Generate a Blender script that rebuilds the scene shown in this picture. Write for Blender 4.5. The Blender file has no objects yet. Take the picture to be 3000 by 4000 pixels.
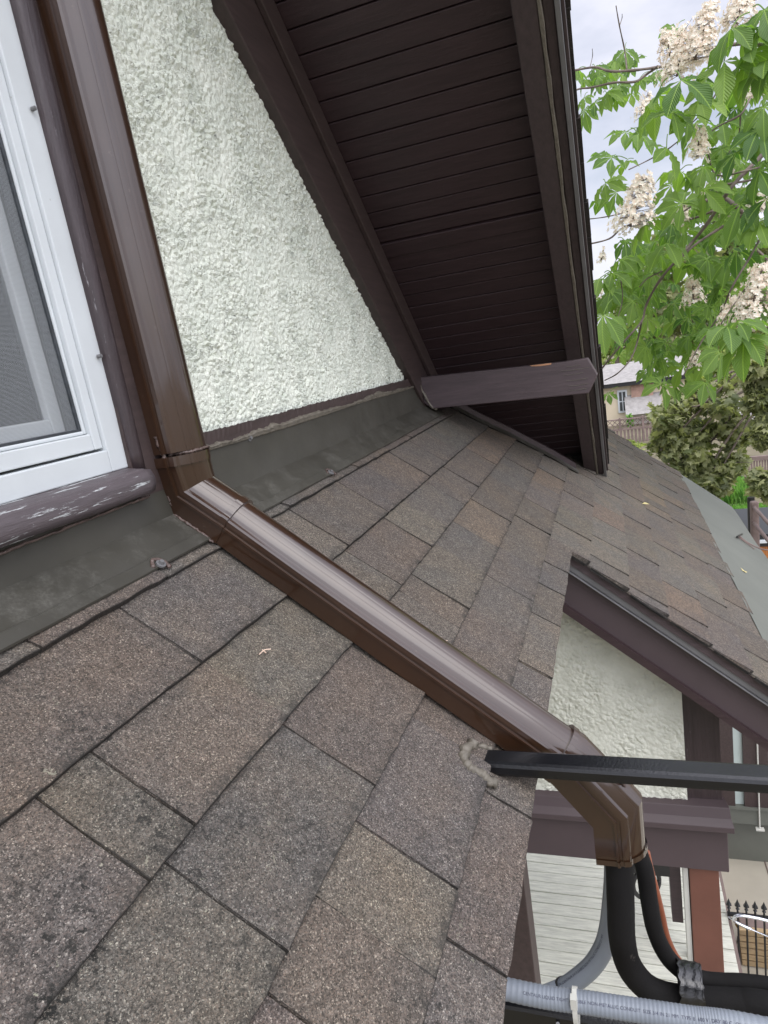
import bpy, math, random
import numpy as np
from mathutils import Matrix, Vector
random.seed(7); rng = np.random.default_rng(7)
SC = bpy.context.scene; COL = SC.collection
U = 0.735                       # metres per layout unit; the layout's origin is the camera

# ------------------------------------------------------------------ camera
F = 2626.08                     # focal length in photo pixels (3000 x 4000)
CM = np.array([[0.30253812, -0.94180755, -0.14652378],
               [-0.25290607, 0.06889602, -0.96503464],
               [0.91897182, 0.32901652, -0.21734518]])   # rows: right, down, forward
cam = bpy.data.cameras.new('camera'); co = bpy.data.objects.new('camera', cam); COL.objects.link(co)
R3 = Matrix((CM[0], -CM[1], -CM[2])).transposed()
co.matrix_world = R3.to_4x4()
cam.sensor_fit = 'VERTICAL'; cam.sensor_height = 36; cam.lens = F / 4000 * 36
cam.clip_start = 0.02; cam.clip_end = 2000
SC.camera = co

# ------------------------------------------------------------------ sky, sun, exposure
SUN_EL, SUN_AZ = math.radians(58), math.radians(228)     # azimuth measured from +X towards +Y
w = bpy.data.worlds.new('World'); SC.world = w; w.use_nodes = True
nt = w.node_tree; nt.nodes.clear()
def wn(t, **k):
    n = nt.nodes.new(t)
    for a, v in k.items(): setattr(n, a, v)
    return n
sky = wn('ShaderNodeTexSky', sky_type='NISHITA', sun_disc=False)
sky.sun_elevation = SUN_EL; sky.sun_rotation = math.pi/2 - SUN_AZ
sky.air_density = 1.0; sky.dust_density = 2.0
tc = wn('ShaderNodeTexCoord'); mp = wn('ShaderNodeMapping'); mp.inputs['Scale'].default_value = (1, 1, 2.4)
ns = wn('ShaderNodeTexNoise'); ns.inputs['Scale'].default_value = 2.6; ns.inputs['Detail'].default_value = 6; ns.inputs['Roughness'].default_value = .55
cr = wn('ShaderNodeValToRGB'); cr.color_ramp.elements[0].position = .30; cr.color_ramp.elements[0].color = (.42, .42, .42, 1)
cr.color_ramp.elements[1].position = .58; cr.color_ramp.elements[1].color = (1, 1, 1, 1)
mx = wn('ShaderNodeMix', data_type='RGBA'); mx.inputs['B'].default_value = (8.4, 8.45, 9.5, 1)
bg = wn('ShaderNodeBackground'); bg.inputs['Strength'].default_value = 0.11
wo = wn('ShaderNodeOutputWorld')
L = nt.links.new
L(tc.outputs['Generated'], mp.inputs[0]); L(mp.outputs[0], ns.inputs['Vector']); L(ns.outputs['Fac'], cr.inputs[0])
# thin overcast: the cloud deck glows round the hidden sun, as real overcast does
SDIR = (math.cos(SUN_EL)*math.cos(SUN_AZ), math.cos(SUN_EL)*math.sin(SUN_AZ), math.sin(SUN_EL))
dt = wn('ShaderNodeVectorMath', operation='DOT_PRODUCT'); dt.inputs[1].default_value = SDIR; L(tc.outputs['Generated'], dt.inputs[0])
mr = wn('ShaderNodeMapRange', interpolation_type='SMOOTHSTEP'); mr.inputs['From Min'].default_value = .1; mr.inputs['From Max'].default_value = 1; mr.inputs['To Min'].default_value = 1; mr.inputs['To Max'].default_value = 2.6; L(dt.outputs['Value'], mr.inputs['Value'])
vs_ = wn('ShaderNodeVectorMath', operation='SCALE'); L(mx.outputs['Result'], vs_.inputs[0]); L(mr.outputs['Result'], vs_.inputs['Scale'])
L(cr.outputs[0], mx.inputs['Factor']); L(sky.outputs[0], mx.inputs['A']); L(vs_.outputs[0], bg.inputs[0]); L(bg.outputs[0], wo.inputs[0])
sl = bpy.data.lights.new('sun', 'SUN'); so = bpy.data.objects.new('sun', sl); COL.objects.link(so)
sl.energy = 1.5; sl.angle = math.radians(55); sl.color = (1, .97, .92)
sd = Vector((math.cos(SUN_EL)*math.cos(SUN_AZ), math.cos(SUN_EL)*math.sin(SUN_AZ), math.sin(SUN_EL)))
so.rotation_euler = sd.to_track_quat('Z', 'Y').to_euler()
SC.view_settings.view_transform = 'Standard'; SC.view_settings.look = 'None'
SC.view_settings.exposure = 0.14; SC.view_settings.gamma = 1
SC.render.resolution_x = 768; SC.render.resolution_y = 1024

# ------------------------------------------------------------------ layout helpers
TH = math.radians(39.5); T = math.tan(TH); CT, ST = math.cos(TH), math.sin(TH)
ZC = -.263                                  # wall / roof crease height
def ray(x, y):
    k = 3000/1659
    return CM.T @ np.array([x*k-1500, y*k-2000, F])
def pl(x, y, n, c):
    d = ray(x, y); return d*(c/(d@np.array(n, float)))
def atX(x, y, c): return pl(x, y, (1, 0, 0), c)
def atY(x, y, c): return pl(x, y, (0, 1, 0), c)
def atZ(x, y, c): return pl(x, y, (0, 0, 1), c)
def roofp(u, v, h=0.0):                     # u along the wall, v down the slope, h above the roof plane
    return (u, 1-CT*v-ST*h, ZC-ST*v+CT*h)
def sofp(s, y, h=0.0, c=3.1):               # gable soffit: s down the slope in x, h below the plane
    x0 = s*CT
    return (x0-ST*h, y, c-T*x0-CT*h)

# ------------------------------------------------------------------ materials
def mat(name):
    m = bpy.data.materials.new(name); m.use_nodes = True
    return m, m.node_tree, m.node_tree.nodes['Principled BSDF'], m.node_tree.nodes['Material Output']
def N(t, typ, **k):
    n = t.nodes.new(typ)
    for a, v in k.items():
        if a in n.inputs: n.inputs[a].default_value = v
        else: setattr(n, a, v)
    return n
def ramp(t, fac, stops):
    r = N(t, 'ShaderNodeValToRGB'); e = r.color_ramp.elements
    while len(e) < len(stops): e.new(.5)
    for i, (p, c) in enumerate(stops):
        e[i].position = p; e[i].color = (*(c if isinstance(c, tuple) else (c, c, c)), 1)
    t.links.new(fac, r.inputs[0]); return r.outputs[0]
def noise(t, scale, detail=4, rough=.55, vec=None, sc=None):
    if vec is None:
        vec = N(t, 'ShaderNodeTexCoord').outputs['Object']
    if sc:
        mp = N(t, 'ShaderNodeMapping'); mp.inputs['Scale'].default_value = sc; t.links.new(vec, mp.inputs[0]); vec = mp.outputs[0]
    n = N(t, 'ShaderNodeTexNoise', Scale=scale, Detail=detail, Roughness=rough); t.links.new(vec, n.inputs['Vector']); return n.outputs['Fac']
def mixc(t, fac, a, b, mode='MIX'):
    m = N(t, 'ShaderNodeMix', data_type='RGBA', blend_type=mode)
    for s, v in (('Factor', fac), ('A', a), ('B', b)):
        if hasattr(v, 'links') or isinstance(v, bpy.types.NodeSocket): t.links.new(v, m.inputs[s])
        elif s == 'Factor': m.inputs[s].default_value = v
        else: m.inputs[s].default_value = (*v, 1)
    return m.outputs['Result']
def bump(t, p, h, strength=.5, dist=.002, prev=None):
    b = N(t, 'ShaderNodeBump', Strength=strength, Distance=dist); t.links.new(h, b.inputs['Height'])
    if prev is not None: t.links.new(prev, b.inputs['Normal'])
    t.links.new(b.outputs[0], p.inputs['Normal']); return b.outputs[0]
def simple(name, col, rough=.5, var=.25, scale=6, bs=.3, bscale=150, spec=.5, metal=0, chips=None, sc=None, dist=.001):
    m, t, p, o = mat(name)
    a = tuple(c*(1-var) for c in col); b = tuple(min(1, c*(1+var)) for c in col)
    c = ramp(t, noise(t, scale, 6, .6, sc=sc), [(.3, a), (.7, b)])
    if chips:
        f = ramp(t, noise(t, chips[1], 5, .7, sc=sc), [(chips[2], 0.0), (chips[2]+.03, 1.0)])
        c = mixc(t, f, c, chips[0])
    t.links.new(c, p.inputs['Base Color']); p.inputs['Roughness'].default_value = rough
    p.inputs['Metallic'].default_value = metal; p.inputs['Specular IOR Level'].default_value = spec
    if bs: bump(t, p, noise(t, bscale, 5, .6, sc=sc), bs, dist)
    return m

def m_shingle(name):
    m, t, p, o = mat(name)
    at = N(t, 'ShaderNodeAttribute', attribute_name='tint')
    tcx = N(t, 'ShaderNodeTexCoord').outputs['Object']
    nz = N(t, 'ShaderNodeTexNoise', Scale=420, Detail=2); t.links.new(tcx, nz.inputs['Vector'])
    # warped voronoi granules, each with its own colour
    mw = N(t, 'ShaderNodeVectorMath', operation='MULTIPLY_ADD'); t.links.new(nz.outputs['Color'], mw.inputs[0]); mw.inputs[1].default_value = (.0025,)*3; t.links.new(tcx, mw.inputs[2])
    v = N(t, 'ShaderNodeTexVoronoi', Scale=780); t.links.new(mw.outputs[0], v.inputs['Vector'])
    sep = N(t, 'ShaderNodeSeparateColor'); t.links.new(v.outputs['Color'], sep.inputs[0])
    g = ramp(t, sep.outputs[0], [(0, (.34, .34, .33)), (.35, (.72, .70, .67)), (.6, (1, .96, .92)), (.8, (1.05, .92, .84)), (.93, (1.42, 1.42, 1.38)), (1, (2.4, 2.35, 2.15))])
    v2 = N(t, 'ShaderNodeTexVoronoi', Scale=340); t.links.new(mw.outputs[0], v2.inputs['Vector'])
    s2 = N(t, 'ShaderNodeSeparateColor'); t.links.new(v2.outputs['Color'], s2.inputs[0])
    g2 = ramp(t, s2.outputs[1], [(0, .78), (.5, 1.0), (1, 1.2)])
    c = mixc(t, 1, at.outputs['Color'], g, 'MULTIPLY'); c = mixc(t, 1, c, g2, 'MULTIPLY')
    # drifting blend of brown, slate and tan granules inside a tab
    f = ramp(t, noise(t, 9, 3, .5, tcx), [(.42, 0.0), (.60, 1.0)])
    c = mixc(t, f, c, mixc(t, 1, c, (.90, .94, .99), 'MULTIPLY'))
    f = ramp(t, noise(t, 5.3, 4, .6, tcx), [(.52, 0.0), (.68, .8)])
    c = mixc(t, f, c, mixc(t, 1, c, (1.09, 1.06, 1.0), 'MULTIPLY'))
    f = ramp(t, noise(t, 55, 3, .6, tcx), [(.3, .86), (.7, 1.14)]); c = mixc(t, 1, c, f, 'MULTIPLY')
    # gap shadow painted on tabs' asphalt edges; worn, dirty lower edge broken by noise
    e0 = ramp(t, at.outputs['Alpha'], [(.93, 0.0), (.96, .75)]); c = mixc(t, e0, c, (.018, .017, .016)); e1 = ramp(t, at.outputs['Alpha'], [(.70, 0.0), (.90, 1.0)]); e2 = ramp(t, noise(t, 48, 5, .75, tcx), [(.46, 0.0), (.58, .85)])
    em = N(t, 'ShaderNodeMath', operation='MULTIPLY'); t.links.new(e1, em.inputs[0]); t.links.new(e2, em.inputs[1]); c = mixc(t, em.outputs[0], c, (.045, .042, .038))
    # dark algae flecks, thicker away from the wall in the near corner
    mp = N(t, 'ShaderNodeMapping'); mp.inputs['Scale'].default_value = (1, 1, 1); t.links.new(tcx, mp.inputs[0])
    sx = N(t, 'ShaderNodeSeparateXYZ'); t.links.new(tcx, sx.inputs[0])
    near = ramp(t, sx.outputs[0], [(.30, 1.0), (.95, 0.0)])
    fl = ramp(t, noise(t, 95, 5, .75, tcx), [(.535, 0.0), (.565, 1.0)])
    fl2 = ramp(t, noise(t, 9, 4, .65, tcx), [(.50, 0.0), (.62, 1.0)])
    a1 = N(t, 'ShaderNodeMath', operation='MULTIPLY'); t.links.new(fl, a1.inputs[0]); t.links.new(fl2, a1.inputs[1])
    a2 = N(t, 'ShaderNodeMath', operation='MULTIPLY'); t.links.new(a1.outputs[0], a2.inputs[0]); t.links.new(near, a2.inputs[1])
    c = mixc(t, a2.outputs[0], c, (.022, .022, .02))
    li = ramp(t, noise(t, 80, 4, .7, tcx), [(.665, 0.0), (.69, .6)])
    a3 = N(t, 'ShaderNodeMath', operation='MULTIPLY'); t.links.new(li, a3.inputs[0]); t.links.new(near, a3.inputs[1])
    c = mixc(t, a3.outputs[0], c, (.38, .37, .28))
    t.links.new(c, p.inputs['Base Color']); p.inputs['Roughness'].default_value = .93; p.inputs['Specular IOR Level'].default_value = .25
    b1 = bump(t, p, v.outputs['Distance'], .8, .0016)
    bump(t, p, noise(t, 160, 4, .65, tcx), .5, .002, b1)
    return m

def m_stucco(name, c1, c2, amp, mid, sc, rough=.9):
    m, t, p, o = mat(name)
    tcx = N(t, 'ShaderNodeTexCoord').outputs['Object']
    def vn(s, w=.012):
        nz = N(t, 'ShaderNodeTexNoise', Scale=sc*.45, Detail=2); t.links.new(tcx, nz.inputs['Vector'])
        mw = N(t, 'ShaderNodeVectorMath', operation='MULTIPLY_ADD'); t.links.new(nz.outputs['Color'], mw.inputs[0]); mw.inputs[1].default_value = (w,)*3; t.links.new(tcx, mw.inputs[2])
        v = N(t, 'ShaderNodeTexVoronoi', Scale=s, feature='SMOOTH_F1'); v.inputs['Smoothness'].default_value = .35
        t.links.new(mw.outputs[0], v.inputs['Vector']); return v.outputs['Distance']
    a = vn(sc); b = noise(t, sc*.8, 5, .60, tcx); lo = noise(t, sc*.12, 2, .5, tcx)
    h = N(t, 'ShaderNodeMath', operation='MULTIPLY_ADD'); t.links.new(a, h.inputs[0]); h.inputs[1].default_value = -.75; t.links.new(b, h.inputs[2])
    h2 = N(t, 'ShaderNodeMath', operation='MULTIPLY'); t.links.new(h.outputs[0], h2.inputs[0])
    gain = ramp(t, lo, [(.38, .45), (.62, 1.25)]); t.links.new(gain, h2.inputs[1])
    dp = N(t, 'ShaderNodeDisplacement', Midlevel=mid, Scale=amp); t.links.new(h2.outputs[0], dp.inputs['Height']); t.links.new(dp.outputs[0], o.inputs['Displacement'])
    m.displacement_method = 'BOTH'
    c = ramp(t, noise(t, 14, 5, .6, tcx), [(.35, c1), (.65, c2)])
    dirt = ramp(t, noise(t, 55, 4, .75, tcx), [(.64, 0.0), (.72, .5)])
    c = mixc(t, dirt, c, tuple(x*.72 for x in (c1[0]*1.05, c1[1], c1[2]*.9)))
    t.links.new(c, p.inputs['Base Color']); p.inputs['Roughness'].default_value = rough; p.inputs['Specular IOR Level'].default_value = .3
    return m

def m_pipe():
    m, t, p, o = mat('brown_glossy_paint')
    tcx = N(t, 'ShaderNodeTexCoord').outputs['Object']
    c = ramp(t, noise(t, 5, 4, .6, tcx), [(.3, (.026, .0115, .0055)), (.7, (.040, .0185, .009))])
    d = ramp(t, noise(t, 60, 5, .7, tcx), [(.64, 0.0), (.75, .35)]); c = mixc(t, d, c, (.13, .10, .08))
    t.links.new(c, p.inputs['Base Color'])
    r = ramp(t, noise(t, 12, 5, .65, tcx), [(.35, .28), (.7, .42)]); t.links.new(r, p.inputs['Roughness'])
    p.inputs['Specular IOR Level'].default_value = .4
    p.inputs['Coat Weight'].default_value = 1; t.links.new(ramp(t, noise(t, 8, 5, .7, tcx), [(.35, .05), (.7, .13)]), p.inputs['Coat Roughness']); p.inputs['Coat IOR'].default_value = 1.52
    b = bump(t, p, noise(t, 9, 2, .5, tcx), .25, .004)
    bump(t, p, noise(t, 900, 2, .5, tcx), .05, .0004, b)
    return m
def m_flash():
    m, t, p, o = mat('dark_flashing_metal')
    tcx = N(t, 'ShaderNodeTexCoord').outputs['Object']
    c = ramp(t, noise(t, 6, 5, .6, tcx), [(.3, (.038, .036, .028)), (.7, (.056, .053, .043))])
    geo = N(t, 'ShaderNodeNewGeometry'); s = N(t, 'ShaderNodeSeparateXYZ'); t.links.new(geo.outputs['Normal'], s.inputs[0])
    lies = ramp(t, s.outputs[2], [(.35, 0.0), (.6, 1.0)])       # dust settles on the part that lies flat
    d = ramp(t, noise(t, 11, 9, .78, tcx), [(.50, 0.0), (.66, .45)])
    fine = ramp(t, noise(t, 230, 4, .75, tcx), [(.42, .30), (.60, 1.0)])
    a = N(t, 'ShaderNodeMath', operation='MULTIPLY'); t.links.new(lies, a.inputs[0]); t.links.new(d, a.inputs[1])
    a2 = N(t, 'ShaderNodeMath', operation='MULTIPLY'); t.links.new(a.outputs[0], a2.inputs[0]); t.links.new(fine, a2.inputs[1])
    c = mixc(t, a2.outputs[0], c, (.17, .165, .145))
    t.links.new(c, p.inputs['Base Color'])
    r = ramp(t, noise(t, 20, 4, .6, tcx), [(.35, .42), (.7, .62)]); t.links.new(r, p.inputs['Roughness'])
    bump(t, p, noise(t, 5, 2, .5, tcx), .3, .006)
    return m
def m_wood(name, c, rough=.5, crack=.5, flake=(.28, .27, .28), fl=.72, sc=(1, 1, 1), ax='X'):
    m, t, p, o = mat(name)
    tcx = N(t, 'ShaderNodeTexCoord').outputs['Object']
    S = {'X': (2, 22, 22), 'Y': (22, 2, 22), 'Z': (22, 22, 2)}[ax]
    g = noise(t, 3, 6, .7, tcx, S)
    col = ramp(t, g, [(.3, tuple(x*.72 for x in c)), (.7, tuple(x*1.25 for x in c))])
    f = ramp(t, noise(t, 4.5, 6, .75, tcx, S), [(fl, 0.0), (fl+.035, 1.0)])
    col = mixc(t, f, col, flake)
    t.links.new(col, p.inputs['Base Color']); p.inputs['Roughness'].default_value = rough
    b = bump(t, p, g, crack, .003); bump(t, p, noise(t, 120, 4, .6, tcx), .25, .001, b)
    return m
def m_leaf(name, a, b, tr=.45, rough=.42, vein=True, tc_=(1.2, 1.35, .65)):
    m, t, p, o = mat(name)
    at = N(t, 'ShaderNodeAttribute', attribute_name='tint')
    sep = N(t, 'ShaderNodeSeparateColor'); t.links.new(at.outputs['Color'], sep.inputs[0])
    c = ramp(t, sep.outputs[0], [(0, a), (1, b)])
    if vein:
        uv = N(t, 'ShaderNodeSeparateXYZ'); t.links.new(N(t, 'ShaderNodeUVMap', uv_map='UVMap').outputs[0], uv.inputs[0])
        ab = N(t, 'ShaderNodeMath', operation='ABSOLUTE'); t.links.new(uv.outputs[1], ab.inputs[0])
        k = N(t, 'ShaderNodeMath', operation='MULTIPLY_ADD'); t.links.new(ab.outputs[0], k.inputs[0]); k.inputs[1].default_value = -.30; t.links.new(uv.outputs[0], k.inputs[2])
        k2 = N(t, 'ShaderNodeMath', operation='MULTIPLY'); t.links.new(k.outputs[0], k2.inputs[0]); k2.inputs[1].default_value = 88
        sn = N(t, 'ShaderNodeMath', operation='SINE'); t.links.new(k2.outputs[0], sn.inputs[0])
        mid = ramp(t, ab.outputs[0], [(.02, 1.0), (.09, 0.0)])
        ln = ramp(t, sn.outputs[0], [(.80, 0.0), (1.0, .18)])
        c = mixc(t, ln, c, tuple(min(1, x*1.6+.02) for x in b)); c = mixc(t, mid, c, tuple(min(1, x*1.2+.01) for x in b))
        bump(t, p, sn.outputs[0], .5, .002)
    t.links.new(c, p.inputs['Base Color']); p.inputs['Roughness'].default_value = rough
    tl = N(t, 'ShaderNodeBsdfTranslucent'); t.links.new(mixc(t, 1, c, tc_, 'MULTIPLY'), tl.inputs[0])
    ms = N(t, 'ShaderNodeMixShader'); ms.inputs[0].default_value = tr
    t.links.new(p.outputs[0], ms.inputs[1]); t.links.new(tl.outputs[0], ms.inputs[2]); t.links.new(ms.outputs[0], o.inputs['Surface'])
    return m

M = {}
M['shingle'] = m_shingle('asphalt_shingles')
M['stucco'] = m_stucco('rough_white_stucco', (.625, .665, .58), (.735, .765, .675), .0170, .2, 92)
M['stucco2'] = m_stucco('fine_white_stucco', (.56, .57, .49), (.65, .66, .575), .0105, .2, 68)
M['pipe'] = m_pipe(); M['flash'] = m_flash()
BR = (.052, .037, .038)
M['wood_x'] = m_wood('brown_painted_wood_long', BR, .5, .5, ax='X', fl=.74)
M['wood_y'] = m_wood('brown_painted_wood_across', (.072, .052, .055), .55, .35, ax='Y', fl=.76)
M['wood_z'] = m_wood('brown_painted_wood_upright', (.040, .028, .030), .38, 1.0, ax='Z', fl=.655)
M['sill'] = m_wood('weathered_sill_paint', (.085, .070, .075), .5, 1.0, (.42, .44, .44), .575, ax='X')
M['soffit'] = m_wood('dark_brown_boards', (.036, .0205, .0225), .5, .5, (.16, .13, .12), .80, ax='Y')
M['trimb'] = m_wood('dark_brown_frieze', (.050, .034, .032), .55, .3, (.2, .17, .14), .80, ax='X')
M['rake'] = simple('smooth_brown_fascia', (.070, .051, .054), .55, .12, 3, .25, 200, chips=((.22, .19, .20), 30, .78))
M['caulk'] = simple('grey_brown_sealant', (.135, .12, .095), .5, .25, 60, .9, 130, dist=.003)
M['seal'] = simple('brown_sealant', (.10, .07, .06), .35, .4, 60, .9, 90, dist=.004, chips=((.35, .32, .30), 90, .66))
M['drip'] = simple('dark_grey_drip_metal', (.15, .15, .152), .34, .15, 8, .1, 100)
M['apron'] = simple('grey_membrane', (.125, .132, .112), .55, .10, 2.5, .3, 8, dist=.01)
M['white'] = simple('white_vinyl', (.54, .575, .585), .42, .07, 5, .2, 40, chips=((.34, .34, .32), 42, .70))
M['pvc'] = simple('off_white_plastic', (.55, .55, .50), .4, .1, 8, 0)
M['dark'] = simple('black_rubber', (.012, .012, .012), .5, .3, 10, 0)
M['gasket'] = simple('dark_gasket', (.03, .035, .04), .5, .5, 60, .5, 200)
M['steel'] = simple('black_painted_steel', (.005, .0055, .007), .27, .35, 14, .35, 220, spec=.6)
M['foam'] = simple('black_foam_insulation', (.010, .0095, .0095), .8, .35, 9, .5, 260, spec=.2, chips=((.05, .045, .04), 16, .66))
M['tape'] = simple('black_vinyl_tape', (.010, .0105, .012), .24, .3, 20, .6, 30, dist=.006, spec=.8)
M['conduit'] = simple('grey_blue_conduit', (.205, .23, .265), .42, .12, 8, .25, 60)
M['ink'] = simple('dark_blue_ink', (.03, .035, .07), .6, .2, 50, 0)
M['orange'] = simple('orange_hose', (.24, .075, .038), .5, .2, 10, .2)
M['deck'] = m_wood('pale_deck_paint', (.55, .55, .47), .5, .3, (.20, .20, .17), .73, ax='Y')
M['post'] = simple('red_brown_post_paint', (.150, .062, .042), .6, .12, 6, .3, 200)
M['pave'] = simple('pale_concrete', (.40, .37, .30), .85, .12, 2, .3, 60, chips=((.22, .20, .17), 14, .74))
M['iron'] = simple('black_wrought_iron', (.012, .013, .014), .35, .3, 30, .2)
M['slat'] = m_wood('tan_timber', (.40, .29, .16), .7, .5, (.2, .14, .08), .7, ax='Y')
M['yellow'] = simple('yellow_plastic', (.60, .40, .05), .4, .1, 10, 0)
M['chrome'] = simple('silver_metal', (.75, .77, .82), .2, .1, 10, 0, metal=1)
M['glass'] = simple('pale_glass', (.50, .58, .55), .08, .08, 2, 0, spec=.8)
M['lawn'] = simple('lawn_grass', (.13, .28, .03), .9, .3, 8, .6, 60, dist=.02)
M['soil'] = simple('garden_soil', (.15, .13, .08), .95, .3, 1.5, .5, 20, dist=.02)
M['whitep'] = simple('white_paving', (.70, .72, .74), .6, .08, 3, .2, 30)
M['cream'] = simple('cream_render', (.60, .52, .38), .9, .08, 1, 0)
M['brick'] = simple('red_brick', (.34, .22, .17), .9, .2, 6, 0)
M['fence'] = simple('grey_brown_timber', (.19, .14, .125), .85, .25, 6, 0)
M['groof'] = simple('grey_roof_tiles', (.30, .285, .27), .9, .2, 5, .8, 6, dist=.05)
M['wwall'] = simple('pale_wall_render', (.62, .58, .50), .9, .06, 2, 0)
M['bark'] = simple('grey_brown_bark', (.145, .115, .095), .85, .35, 14, .8, 60, dist=.004)
M['leaf'] = m_leaf('chestnut_leaf', (.065, .155, .032), (.24, .37, .07), .5)
M['maple'] = m_leaf('bronze_maple_leaf', (.11, .135, .055), (.40, .41, .21), .45, .5, False)
M['far'] = m_leaf('far_foliage', (.09, .15, .03), (.42, .48, .14), .4, .6, False)
M['bush'] = m_leaf('bush_foliage', (.05, .15, .03), (.25, .46, .09), .4, .5, False)
M['petal'] = m_leaf('cream_petal', (.82, .66, .54), (.93, .92, .82), .35, .6, False, (1, .97, .93))
M['orangew'] = m_wood('orange_cedar', (.42, .15, .035), .4, .3, (.25, .08, .02), .7, ax='Z')
M['litter'] = simple('dry_leaf', (.55, .47, .22), .8, .3, 40, 0)
M['baretim'] = simple('bare_timber', (.42, .22, .12), .8, .2, 40, .3)

def m_screen():
    m, t, p, o = mat('insect_mesh')
    p.inputs['Base Color'].default_value = (.28, .30, .31, 1); p.inputs['Roughness'].default_value = .5
    tcx = N(t, 'ShaderNodeTexCoord').outputs['Object']; s = N(t, 'ShaderNodeSeparateXYZ'); t.links.new(tcx, s.inputs[0])
    fs = []
    for ax in (0, 2):
        a = N(t, 'ShaderNodeMath', operation='MULTIPLY'); t.links.new(s.outputs[ax], a.inputs[0]); a.inputs[1].default_value = 1/.0016
        f = N(t, 'ShaderNodeMath', operation='FRACT'); t.links.new(a.outputs[0], f.inputs[0])
        g = N(t, 'ShaderNodeMath', operation='LESS_THAN'); t.links.new(f.outputs[0], g.inputs[0]); g.inputs[1].default_value = .24; fs.append(g.outputs[0])
    mx_ = N(t, 'ShaderNodeMath', operation='MAXIMUM'); t.links.new(fs[0], mx_.inputs[0]); t.links.new(fs[1], mx_.inputs[1])
    tr = N(t, 'ShaderNodeBsdfTransparent'); ms = N(t, 'ShaderNodeMixShader')
    t.links.new(mx_.outputs[0], ms.inputs[0]); t.links.new(tr.outputs[0], ms.inputs[1]); t.links.new(p.outputs[0], ms.inputs[2]); t.links.new(ms.outputs[0], o.inputs['Surface'])
    return m
M['screen'] = m_screen()
M['curtain'] = simple('pale_sheer_curtain', (.36, .38, .40), .8, .08, 4, 0)
M['room'] = simple('dim_room', (.05, .055, .055), .9, .2, 2, 0)
m, t, p, o = mat('window_pane')
p.inputs['Base Color'].default_value = (1, 1, 1, 1); p.inputs['Roughness'].default_value = .02
ft = N(t, 'ShaderNodeBsdfTransparent'); fg = N(t, 'ShaderNodeBsdfGlossy', Roughness=.02); fm = N(t, 'ShaderNodeMixShader'); fr = N(t, 'ShaderNodeFresnel', IOR=1.5)
t.links.new(fr.outputs[0], fm.inputs[0]); t.links.new(ft.outputs[0], fm.inputs[1]); t.links.new(fg.outputs[0], fm.inputs[2]); t.links.new(fm.outputs[0], o.inputs['Surface'])
M['pane'] = m

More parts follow.
